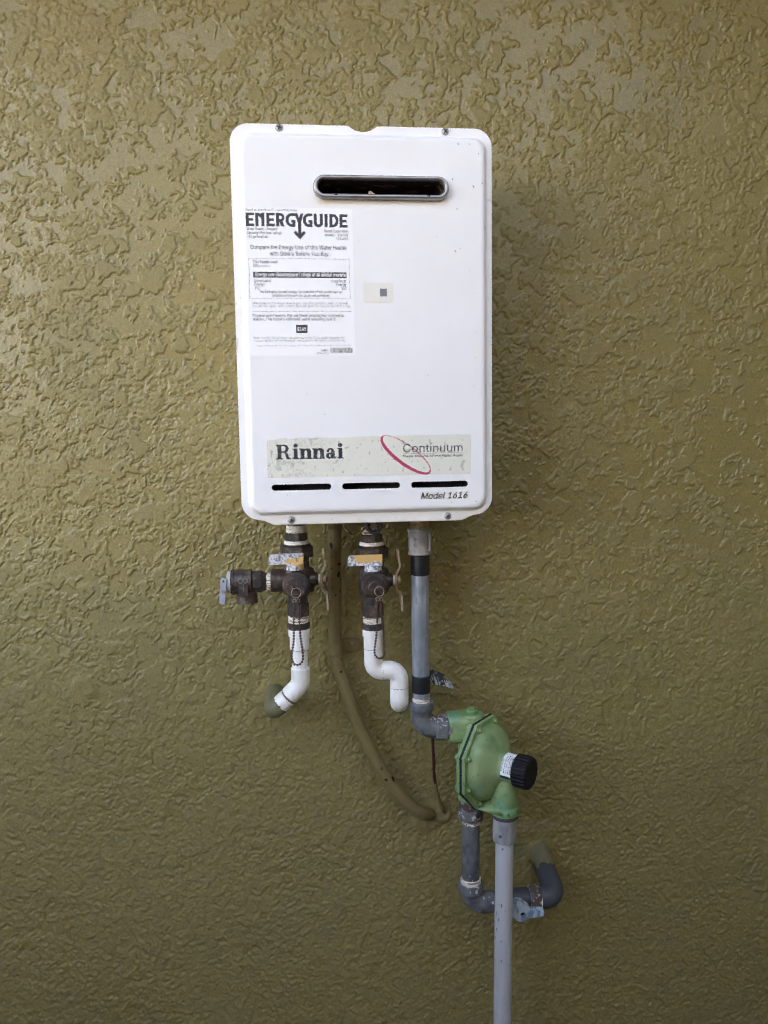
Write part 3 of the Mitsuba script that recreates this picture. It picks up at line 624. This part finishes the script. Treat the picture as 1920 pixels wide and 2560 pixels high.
lm.apply_transform(trimesh.transformations.rotation_matrix(math.radians(7), Y)); lm.apply_transform(trimesh.transformations.rotation_matrix(math.radians(-28), Z)); lm.apply_translation((-.1283, -.0985, 1.2885))
part(rv, 'lever', lm, 'lever_zinc', 30)
part(rv, 'lever_pin', cyl((-.1283, -.085, 1.2880), -Y, -.004, .0120, .0022, 16), 'iron_dark')
part(rv, 'tag', boxm((-.1003, PY - .0186, 1.2745), (.0140, .0030, .0190)), 'aged_bronze', False)
part(rv, 'cast_mark', join(torus((-.1040, PY - .0183, 1.2885), Y, .0030, .0008, 20, 6), torus((-.0965, PY - .0183, 1.2890), Y, .0032, .0008, 20, 6), boxm((-.1000, PY - .0200, 1.2790), (.0012, .0016, .0120))), 'cast_grey', 30)
part(rv, 'boss', cyl((-.0795, PY, 1.2845), -Y, .012, .0172, .0075, 24), 'aged_bronze')

# bead chains hanging from the hose caps on split rings
def chain(label, top, pts, n):
    t = thing('bead_chain', label, 'chain', 'bead chains hanging from the hose caps')
    top = A3(*top)
    part(t, 'split_ring', torus(top, unit((.12, -1, .1)), .0069, .00062, 44, 8), 'wire_copper', True)
    for s in (-1, 1):
        c = top + A3(.0028 * s, -.001, -.0110)
        part(t, 'clip', torus(c, unit((.5 * s, -1, 0)), .0026, .0005, 20, 6), 'wire_copper', True)
    p = smooth_path(pts, 400); s = np.r_[0, np.cumsum(np.linalg.norm(np.diff(p, axis=0), axis=1))]
    q = np.stack([np.interp(np.linspace(0, s[-1], n), s, p[:, k]) for k in range(3)], 1)
    part(t, 'bead', join(*[ball(c, .00185, 2) for c in q]), 'bead_brown', True, kind='stuff')
    part(t, 'link_wire', tube(q, .00045, 6), 'bead_brown', True)
CY = -.128
chain('bead chain looping down in front of the left white pipe', (-.0224, -.1405, 1.2762),
      [(-.0252, -.1405, 1.262), (-.0262, -.137, 1.248), (-.0274, -.131, 1.2210), (-.0288, CY, 1.1975), (-.0306, CY, 1.1882), (-.0314, CY, 1.1765), (-.0278, CY, 1.1678), (-.0238, CY, 1.1664), (-.0172, CY, 1.1702), (-.0152, CY, 1.1790), (-.0172, CY, 1.1995), (-.0186, -.131, 1.2206), (-.0192, -.137, 1.248), (-.0196, -.1405, 1.262)], 47)
chain('bead chain looping behind the right white pipe elbow', (.0972, -.1415, 1.2743),
      [(.0945, -.1415, 1.2602), (.0945, -.132, 1.24), (.0948, -.124, 1.2180), (.0932, -.118, 1.1985), (.0913, -.116, 1.1850), (.0910, -.115, 1.1758), (.0926, -.114, 1.1716), (.0982, -.111, 1.1660), (.1022, -.107, 1.1655), (.1075, -.098, 1.1690), (.1075, -.093, 1.1800), (.1062, -.098, 1.2000), (.1030, -.121, 1.2250), (.0995, -.136, 1.2480), (.0995, -.1415, 1.2602)], 50)

# left white pipe: straight drop, 45 degree elbow, then into the wall under a coat of wall paint
pl = thing('pvc_pipe', 'white plastic pipe dropping from the left valve and bending left into the wall', 'pipe')
part(pl, 'adapter', cyl((-.0208, PY, 0), Z, 1.1988, 1.2122, .0160, 44, .0008), 'pvc_white')
part(pl, 'socket', cyl((-.0203, PY, 0), Z, 1.1786, 1.1990, .0147, 44, .0008), 'pvc_white')
part(pl, 'pipe', cyl((-.0205, PY, 0), Z, 1.1400, 1.1800, .0119, 44, .0004), 'pvc_white')
part(pl, 'joint', cyl((-.0203, PY, 0), Z, 1.1780, 1.1788, .0140, 40, .0002), 'pvc_groove')
E45 = fillet([(-.0202, PY, 1.1498), (-.0204, PY, 1.1240), (-.0385, PY, 1.1055)], .020, 12)
part(pl, 'elbow', pipe_piece(E45, .0142), 'pvc_white', 35)
dg = unit(A3(-.0185, 0, -.0175))
part(pl, 'joint', cyl(A3(-.0385, PY, 1.1055), dg, -.002, .0032, .0128, 40, .0003), 'pvc_groove')
c0 = A3(-.0385, PY, 1.1055) + dg * .0030
cor = A3(-.0633, PY, 1.0825)
E2 = fillet([c0, cor, (-.0630, 0.004, 1.0862)], .0150, 14)
part(pl, 'wall_elbow', pipe_piece(E2, .0142), 'pvc_white', 35)
# painted end: same elbow, a paint film with a ragged edge
s_ = np.r_[0, np.cumsum(np.linalg.norm(np.diff(E2, axis=0), axis=1))]
film = np.stack([np.interp(np.linspace(.0135, s_[-1], 40), s_, E2[:, k]) for k in range(3)], 1)
fm = tube(film, .01445, 64, False); vv = np.array(fm.vertices).reshape(40, 64, 3)
tg = unit(film[1] - film[0])
for k in range(64):
    vv[0, k] += tg * (.0040 * meshkit.noise([k * .55, 1.2, 0], 3) + .0016 * meshkit.noise([k * 1.9, 4, 0], 5) - .002)
part(pl, 'paint_coat', trimesh.Trimesh(vv.reshape(-1, 3), fm.faces, process=False), 'mortar_painted', True, label='end of the pipe coated in olive wall paint')

# middle white pipe: two elbows, then straight back into the wall
pm = thing('pvc_pipe', 'white plastic pipe with a double bend under the right valve', 'pipe')
part(pm, 'adapter', cyl((.0912, PY, 0), Z, 1.1942, 1.2070, .0157, 44, .0008), 'pvc_white')
part(pm, 'socket', cyl((.0914, PY, 0), Z, 1.1752, 1.1944, .0142, 44, .0006), 'pvc_white')
part(pm, 'joint', cyl((.0914, PY, 0), Z, 1.1738, 1.1756, .0137, 40, .0002), 'pvc_groove')
part(pm, 'elbow', pipe_piece(fillet([(.0914, PY, 1.1746), (.0914, PY, 1.1395), (.1052, PY, 1.1395)], .0135, 14)[:17], .0142, .0005), 'pvc_white', 35)
part(pm, 'joint', cyl((.1049, PY, 1.1395), X, -.001, .0012, .0137, 40, .0002), 'pvc_groove')
part(pm, 'elbow', pipe_piece(fillet([(.1054, PY, 1.1395), (.1309, PY, 1.1395), (.1308, PY, 1.1122)], .0165, 16), .0142, .0005), 'pvc_white', 35)
part(pm, 'joint', cyl((.1308, PY, 0), Z, 1.1108, 1.1126, .0137, 40, .0002), 'pvc_groove')
part(pm, 'wall_elbow', pipe_piece(fillet([(.1308, PY, 1.1116), (.1306, PY, 1.0818), (.1425, .004, 1.0880)], .0145, 16), .0142, .0005), 'pvc_white', 35)

# painted flexible conduit curving down to the wall, held by a strap
cd = thing('flexible_conduit', 'olive painted flexible conduit curving down from the heater into the wall', 'conduit')
hp = smooth_path([(.0385, -.050, 1.392), (.0380, -.046, 1.360), (.0365, -.036, 1.290), (.0352, -.026, 1.200), (.0350, -.024, 1.160), (.0398, -.026, 1.128), (.0502, -.029, 1.0965), (.0655, -.031, 1.0440), (.0855, -.032, .9995), (.1075, -.032, .9545), (.1330, -.030, .9165), (.1590, -.026, .8850), (.1790, -.017, .8685), (.1900, -.002, .8615), (.1950, .010, .8600)], 620)
sl = np.r_[0, np.cumsum(np.linalg.norm(np.diff(hp, axis=0), axis=1))]
amp = .00013 + .00060 * sst(sl[-1] - .085, sl[-1] - .045, sl) + .00022 * sst(.16, .03, sl)
rr = .0103 + amp * np.sin(sl * 2 * PI / .0031) - .0005 * sst(sl[-1] - .02, sl[-1], sl)
part(cd, 'hose', tube(hp, rr, 30), 'paint_olive', True)
part(cd, 'connector', rev((.0383, -.0475, 0), Z, [(1.3560, .0106), (1.3585, .0118), (1.3625, .0130), (1.372, .0134), (1.394, .0134)], 36), 'paint_olive', 30)
sp = thing('conduit_strap', 'painted one hole strap clamping the conduit to the wall', 'strap')
part(sp, 'band', rev((.0351, -.0245, 0), Z, [(1.1482, .0104), (1.1490, .0116), (1.1530, .0122), (1.1545, .0116), (1.1685, .0116), (1.1695, .0104)], 36), 'paint_olive', 30)
tab = Polygon([(.0440, 1.1500), (.0640, 1.1500)] + arc(.0655, 1.1605, .0105, -90, 90, 14) + [(.0440, 1.1710)])
part(sp, 'tab', plate(tab, (0, -.0045, 0), FRONT, .0030, .0008), 'paint_olive', 35)
part(sp, 'screw', rev((.0640, -.0060, 1.1608), -Y, [(-.001, .0044), (.0018, .0040), (.0030, .0022), (.0032, .0003)], 20), 'paint_olive', 40)

# gas pipe from the heater down to the regulator
gp = thing('gas_pipe', 'grey galvanised gas pipe with black tape bands dropping from the heater to an elbow', 'gas pipe')
GXc = .1650; o = (GXc, PY, 0)
part(gp, 'nipple', rev(o, Z, [(1.352, .0140)] + [(1.3560 + .0011 * k, .0145 - .0008 * (k % 2)) for k in range(16)] + [(1.375, .0140), (1.395, .0140)], 36), 'brass_thread', 30)
part(gp, 'coupling', join(rev(o, Z, [(1.3182, .0140), (1.3184, .0172), (1.3192, .0181), (1.3222, .0181), (1.3232, .0172), (1.3530, .0172), (1.3540, .0181), (1.3572, .0181), (1.3582, .0172), (1.3582, .014)], 44),
     boxm((GXc + .0130, PY - .0128, 1.3382), (.0014, .0040, .0250), trimesh.transformations.rotation_matrix(.8, Z)), boxm((GXc - .0010, PY - .0172, 1.3482), (.0300, .0010, .0009)), boxm((GXc - .0010, PY - .0172, 1.3262), (.0300, .0010, .0009))), 'coupling_grey', 30)
part(gp, 'cast_letters', join(text_flat('IIVMA', GXc - .0128, GXc + .0040, 1.3408, .0044, PY - .0163, True, 'fit', depth=.0013), text_flat('R', GXc - .0120, GXc - .0060, 1.3305, .0070, PY - .0158, True, 'fit', depth=.0014)), 'coupling_grey', False)
part(gp, 'pipe', tube([(GXc, PY, 1.330), (GXc - .0006, PY, 1.200), (GXc + .0002, PY, 1.086)], .0134, 40), 'galvanised', True)
part(gp, 'tape_band', rough(cyl(o, Z, 1.2868, 1.3178, .0146, 40, .0008), .0006, .02, 5, .004), 'tape_black', True)
part(gp, 'tape_band', rough(cyl(o, Z, 1.1022, 1.1296, .0143, 40, .0008), .0006, .02, 9, .004), 'tape_black', True)
part(gp, 'thread_seal', rough(cyl(o, Z, 1.0835, 1.0950, .0137, 40, .001), .0006, .003, 12), 'thread_tape')
fg = Polygon([(.1765, 1.1295), (.1800, 1.1392), (.1840, 1.1360), (.1930, 1.1325), (.2041, 1.1261), (.2010, 1.1244), (.1996, 1.1232), (.2050, 1.1190), (.2154, 1.1119), (.2152, 1.1070), (.2166, 1.1014), (.2120, 1.1040), (.1960, 1.1092), (.1850, 1.1122), (.1765, 1.1150)])
fm = plate(fg, (0, 0, 0), FRONT, .0007); fm = rough(fm, .0, .01, 1, .003)
v = np.array(fm.vertices); v[:, 1] += PY + .004 + .006 * np.sin((v[:, 0] - .176) * 75) * (v[:, 0] - .176) / .04 - .004 * (v[:, 2] - 1.115) / .02
part(gp, 'tape_flag', trimesh.Trimesh(v, fm.faces, process=False), 'tape_dusty', 40, label='dusty loose end of the black tape sticking out right')
part(gp, 'elbow', join(rev(o, Z, [(1.0730, .0165), (1.0740, .0185), (1.0760, .0193), (1.0860, .0193), (1.0878, .0185), (1.0880, .0145)], 40),
     rough(tube(fillet([(GXc, PY, 1.0760), (GXc + .0004, PY, 1.0440), (.1875, PY, 1.0440)], .0215, 16), .0163, 40), .0004, .012, 2),
     ball((GXc + .0078, PY - .0140, 1.0520), .0042, 2, (1, .5, 1)), ball((GXc - .0060, PY - .0150, 1.0640), .0030, 2, (1, .5, 1))), 'iron_grey', 40)
part(gp, 'bushing', join(hexa((.1950, PY, 1.0440), unit((1, .05, -.09)), -.0088, .0095, .0212, 6, .55, .002), cyl((0, PY, 1.0440), X, .198, .212, .0162)), 'iron_chipped', 25)

# gas regulator: rear casting, octagonal flanges with a black gasket, domed cover, knob
PHI = math.radians(48); RN = A3(math.sin(PHI), -math.cos(PHI), 0); RE = A3(math.cos(PHI), math.sin(PHI), 0)
RC = A3(.2583, -.100, .9930); RFR = (RE, Z, RN)
rg = thing('gas_regulator', 'green gas regulator with octagonal flange, round dome and ribbed black knob', 'gas regulator')
octa = Polygon([(.0722 * math.cos(math.radians(22.5 + 45 * k)), .0722 * math.sin(math.radians(22.5 + 45 * k))) for k in range(8)])
BX, BYY = .2440, -.0795
part(rg, 'body', join(plate(octa.buffer(-.0006), RC, (RE, Z, -RN), .0062, .0012, 3, .0016), rough(join(cyl((BX, BYY, 0), Z, .921, 1.0635, .0205, 40, .003)), .0004, .02, 4, .006),
     rev(RC, -RN, [(.004, .056), (.010, .054), (.020, .045), (.026, .030)], 40)), 'green_paint', 35)
boss_ring = lambda x, s, dz=0: np.stack([np.full(32, x), BYY + .0005 + s * .0215 * np.sign(np.cos(q8)) * np.abs(np.cos(q8)) ** .55, 1.0420 + dz + s * .0222 * np.sign(np.sin(q8)) * np.abs(np.sin(q8)) ** .55], 1)
q8 = np.arange(32) * 2 * PI / 32 + .02
part(rg, 'inlet', rough(loft([boss_ring(.2062, .90), boss_ring(.2072, .97), boss_ring(.2100, 1.0), boss_ring(.2300, 1.0), boss_ring(.2460, .98)]), .0003, .02, 8, .006), 'green_paint', 35)
part(rg, 'plug', join(cyl((BX + .002, BYY + .001, 0), Z, 1.060, 1.0685, .0098, 28, .0012), hexa((BX + .002, BYY + .001, 0), Z, 1.067, 1.0715, .0058, 6, .3, .001)), 'green_paint', 25)
part(rg, 'gasket', plate(octa.buffer(.0006), RC, RFR, .0034, 0, 0, -.0017), 'gasket_black', False)
part(rg, 'cover', join(plate(octa.buffer(-.0004), RC, RFR, .0052, .0014, 3, .0017),
     rough(rev(RC, RN, [(.0060, .0600), (.0076, .0588), (.0110, .0578), (.0165, .0556), (.0210, .0520), (.0250, .0466), (.0285, .0400), (.0318, .0335), (.0350, .0278), (.0382, .0240), (.0420, .0218), (.0460, .0209), (.0600, .0206)], 64), .0003, .02, 6, .005)), 'green_paint', 40)
for k in range(8):
    a_ = math.radians(22.5 + 45 * k); c = RC + .0625 * (math.cos(a_) * RE + math.sin(a_) * Z)
    b = part(rg, 'bolt', join(cyl(c, RN, .005, .0080, .0056, 20), hexa(c, RN, .0078, .0112, .0037, 6, k, .0008), cyl(c, RN, .0110, .0122, .0020, 12, .0004)), 'green_paint', 25)
    part(rg, 'nut', hexa(c, RN, -.0125, -.0074, .0060, 6, k * .7, .001), 'green_paint', 25)
# breather spout on the lower front of the cover
VX, VY = .2873, -.1244
spr = []
for z_, r_ in ((.9190, .0210), (.9200, .0224), (.9235, .0226), (.9250, .0218), (.9340, .0210), (.9480, .0196), (.9620, .0180), (.9760, .0160)):
    t_ = np.arange(40) * 2 * PI / 40; spr.append(np.stack([VX + .001 * (z_ > .95) + r_ * np.cos(t_), VY + r_ * np.sin(t_), np.full(40, z_)], 1))
# skirt that joins the spout to the lower edge of the flange
R8 = .0716; lo = [RC + R8 * (math.cos(math.radians(w)) * RE + math.sin(math.radians(w)) * Z) + t_ * RN for w in (247.5, 292.5, 337.5) for t_ in (.0022, .0062)]
web = m3.Manifold.hull_points(np.vstack([np.array(lo), spr[2] * [1, 1, 1], spr[4]]).astype(np.float64)).to_mesh()
web = trimesh.Trimesh(web.vert_properties[:, :3], web.tri_verts, process=False)
part(rg, 'breather_spout', join(loft(spr), web), 'green_paint', 35)
la = np.radians(np.linspace(-22, 112, 40)); strip = []
for t_, r_ in ((.0415, .0217), (.0420, .0219), (.0590, .0216), (.0592, .0212)):
    strip.append(RC + t_ * RN + r_ * (np.cos(la)[:, None] * -RE + np.sin(la)[:, None] * Z))
sv = np.vstack(strip); sf = []
for r_ in range(3):
    for k in range(39):
        q_ = r_ * 40 + k; sf += [[q_, q_ + 1, q_ + 41], [q_, q_ + 41, q_ + 40]]
part(rg, 'rating_label', trimesh.Trimesh(sv, sf, process=False), 'paper_label', True, label='white rating label wrapped round the neck')
def wrap(mesh2, rad, t0, ang0):
    """lays flat lettering (u, v, w) round the regulator's neck: v runs along the axis, u round it"""
    v = np.array(mesh2.vertices); a_ = ang0 + v[:, 0] / rad; r_ = rad + v[:, 2]
    w = RC + (t0 + v[:, 1])[:, None] * RN + r_[:, None] * (np.cos(a_)[:, None] * -RE * 1.0 + np.sin(a_)[:, None] * Z)
    m = trimesh.Trimesh(w, mesh2.faces, process=False); return m
lt = meshkit.text_mesh('BDNBCSA', .0042, .0003, True)
v = np.array(lt.vertices); v[:, 0] *= .70; v[:, 1] = -v[:, 1]; lt.vertices = v; lt.invert()
dashes = []
drng = np.random.default_rng(8)
for row, t0 in enumerate((.0478, .0512, .0546, .0575)):
    u = -.011
    while u < .017:
        L = drng.uniform(.0010, .0030); b = trimesh.creation.box((L, .0014, .0003)); b.apply_translation((u + L / 2, 0, .00015)); b = b.subdivide(); dashes.append(wrap(b, .0219, t0, math.radians(30))); u += L + .0008
band = [wrap(trimesh.creation.box((.004, .0185, .0003)).apply_translation((-.0178, .0, .0002)).subdivide().subdivide(), .0218, .0490, math.radians(30))]
part(rg, 'label_print', join(wrap(lt, .0218, .0448, math.radians(6)), *dashes, *band), 'ink_black', False)
kr = []
ka = np.arange(120) * 2 * PI / 120
for t_, r_, rib in ((.0592, .0226, 0), (.0596, .0240, 1), (.0605, .0246, 1), (.0780, .0246, 1), (.0806, .0240, 1), (.0822, .0226, .3), (.0830, .0205, 0), (.0824, .0170, 0), (.0824, .0010, 0)):
    rad = r_ - .0011 * rib * (np.abs(((ka * 24 / (2 * PI)) % 1) - .5) < .16)
    kr.append(RC + t_ * RN + rad[:, None] * (np.cos(ka)[:, None] * RE + np.sin(ka)[:, None] * Z))
part(rg, 'knob', loft(kr), 'knob_black', 25)

# supply pipe below the regulator: riser, elbow, shut-off valve, elbow back to the wall
spl = thing('supply_pipe', 'dark iron supply pipe rising from a shut-off valve to the regulator', 'gas pipe')
SX, SY = .2436, -.0800
o = (SX, SY, 0)
part(spl, 'union_nut', join(hexa(o, Z, .8900, .9105, .0208, 8, .2, .003), cyl(o, Z, .9095, .9225, .0190)), 'iron_chipped', 25)
part(spl, 'thread_seal', rough(cyl(o, Z, .8812, .8910, .0140, 36, .0008), .0007, .003, 15), 'thread_tape')
part(spl, 'pipe', tube([(SX, SY, .892), (SX - .0004, SY, .780)], .0139, 40), 'iron_grey', True)
part(spl, 'thread_seal', rough(cyl((SX - .0005, SY, 0), Z, .7772, .7905, .0162, 36, .001), .0006, .004, 18), 'thread_tape')
EZ = .7470
part(spl, 'elbow', join(rev((SX - .0005, SY, 0), Z, [(.7660, .0170), (.7680, .0196), (.7700, .0203), (.7800, .0203), (.7826, .0196), (.7828, .0160)], 40),
     rough(tube(fillet([(SX - .0005, SY, .7720), (SX - .0005, SY, EZ), (.2800, SY, EZ)], .0225, 16), .0170, 40), .0004, .012, 21),
     boxm((SX + .004, SY - .0165, .7600), (.010, .003, .0022)), boxm((SX + .0065, SY - .0168, .7560), (.0022, .003, .008)), boxm((SX + .012, SY - .0165, .7430), (.0022, .003, .009), trimesh.transformations.rotation_matrix(.7, Y))), 'iron_grey', 40)
part(spl, 'valve_body', join(cyl((0, SY, EZ + .002), X, .276, .345, .0135, 36), cyl((0, SY, EZ + .001), X, .296, .336, .0165, 36), cyl((.3180, SY, EZ - .0030), -Y, .004, .022, .0085, 28)), 'iron_dark')
part(spl, 'hex_end', hexa((.3465, SY, EZ + .002), unit((1, 0, -.05)), -.0090, .0095, .0205, 6, .35, .002), 'iron_chipped', 25)
part(spl, 'thread_seal', rough(cyl((0, SY, EZ - .0005), X, .3535, .3605, .0172, 36, .001), .0005, .004, 22), 'seal_white')
part(spl, 'elbow', rough(tube(fillet([(.3570, SY, EZ), (.3840, SY, EZ + .001), (.3820, -.015, .7660)], .0185, 16), .0176, 40), .0004, .014, 25), 'iron_dark', True)
part(spl, 'wall_pipe', tube([(.3838, -.052, .7560), (.3815, .006, .7790)], .0150, 36), 'iron_dark', True)
# broken mortar sleeve round the pipe at the wall
ax = unit(A3(-.0023, .058, .0230)); sl_o = A3(.3815, .004, .7782); a_, b_ = basis(ax); rings = []
tt = np.arange(72) * 2 * PI / 72
edge_n = np.array([meshkit.noise([math.cos(t) * 2.4 + 5, math.sin(t) * 2.4, 0], 6) for t in tt]); edge_n2 = np.array([meshkit.noise([math.cos(t) * 9 + 5, math.sin(t) * 9, 0], 6) for t in tt])
for t_, r_ in ((0.0, .0205), (.010, .0178), (.022, .0170), (.034, .0167)):
    rings.append(sl_o - ax * (t_ * (.80 + .55 * edge_n + .12 * edge_n2))[:, None] + r_ * (np.cos(tt)[:, None] * a_ + np.sin(tt)[:, None] * b_))
rings.append(rings[-1] * 1.0 + (sl_o - rings[-1]) * 0 - (.0017) * (np.cos(tt)[:, None] * a_ + np.sin(tt)[:, None] * b_)); rings.append(rings[0] - .006 * (np.cos(tt)[:, None] * a_ + np.sin(tt)[:, None] * b_))
part(spl, 'mortar_sleeve', rough(loft(rings, False, False), .0004, .01, 31, .004), 'mortar_painted', 40, label='olive painted broken mortar sleeve at the wall')
# lever of the shut-off valve
hv = unary_union([Point(-.0010, .0015).buffer(.0155, 24), affinity.scale(Point(-.005, .010).buffer(.011), 1, 1.05), Polygon([(.004, .0085), (.013, .0040), (.024, .0030), (.0355, .0020), (.0370, -.0025), (.0350, -.0085), (.020, -.0088), (.008, -.0105)])]).buffer(.002).buffer(-.002)
hv = hv.difference(Point(.0020, -.0028).buffer(.0040, 16))
part(spl, 'valve_handle', rough(plate(hv, (.3186, -.1010, EZ - .0040), FRONT, .0115, .0032, 4), .0002, .006, 33, .003), 'handle_blue_grey', 40, label='pale blue grey handle of the shut-off valve')
part(spl, 'handle_screw', cyl((.3206, -.100, EZ - .0068), -Y, .0, .0060, .0040, 20), 'void_dark')

# vent pipe under the regulator's breather
vp = thing('vent_pipe', 'light grey plastic vent pipe running down from the green regulator', 'pipe')
VP0, VP1 = A3(VX, VY, .9200), A3(.2775, -.1235, -.01)
vd = unit(VP1 - VP0)
part(vp, 'coupling', join(rev(VP0, vd, [(-.010, .0190), (.0, .0203), (.006, .0206), (.0075, .0190), (.0085, .0180), (.0100, .0180), (.0445, .0180), (.0452, .0174), (.0452, .0140)], 44)), 'coupling_grey', 30)
part(vp, 'glue_ring', rev(VP0, vd, [(.0002, .0196), (.0022, .02075), (.0058, .02085), (.0072, .0196)], 44), 'iron_dark', 40)
cs = A3(VX - .0105, VY - .0150, .8890)
part(vp, 'coupling_screw', cyl(cs, unit((-.5, -.85, 0)), -.003, .0012, .0021, 16, .0004), 'iron_dark')
part(vp, 'pipe', tube([VP0 + vd * .03, VP1], .0138, 44), 'pvc_grey', True)

# thin cable from behind the elbow to the wall, its lower half painted over
cb = thing('thin_cable', 'thin dark red cable running from the gas elbow to the wall, painted lower down', 'cable')
wp = smooth_path([(.1830, -.070, 1.060), (.1845, -.068, 1.030), (.1868, -.060, 1.000), (.1890, -.052, .975), (.1918, -.040, .944), (.1958, -.032, .920), (.2030, -.020, .893), (.2110, -.010, .872), (.2155, -.003, .862), (.2180, .006, .856)], 120)
part(cb, 'sheath', tube(wp[:72], np.linspace(.0022, .0026, 72), 12), 'cable_red', True)
part(cb, 'painted_end', tube(wp[68:], np.linspace(.0024, .0038, 52), 12), 'paint_olive', True, label='lower end of the cable painted olive')
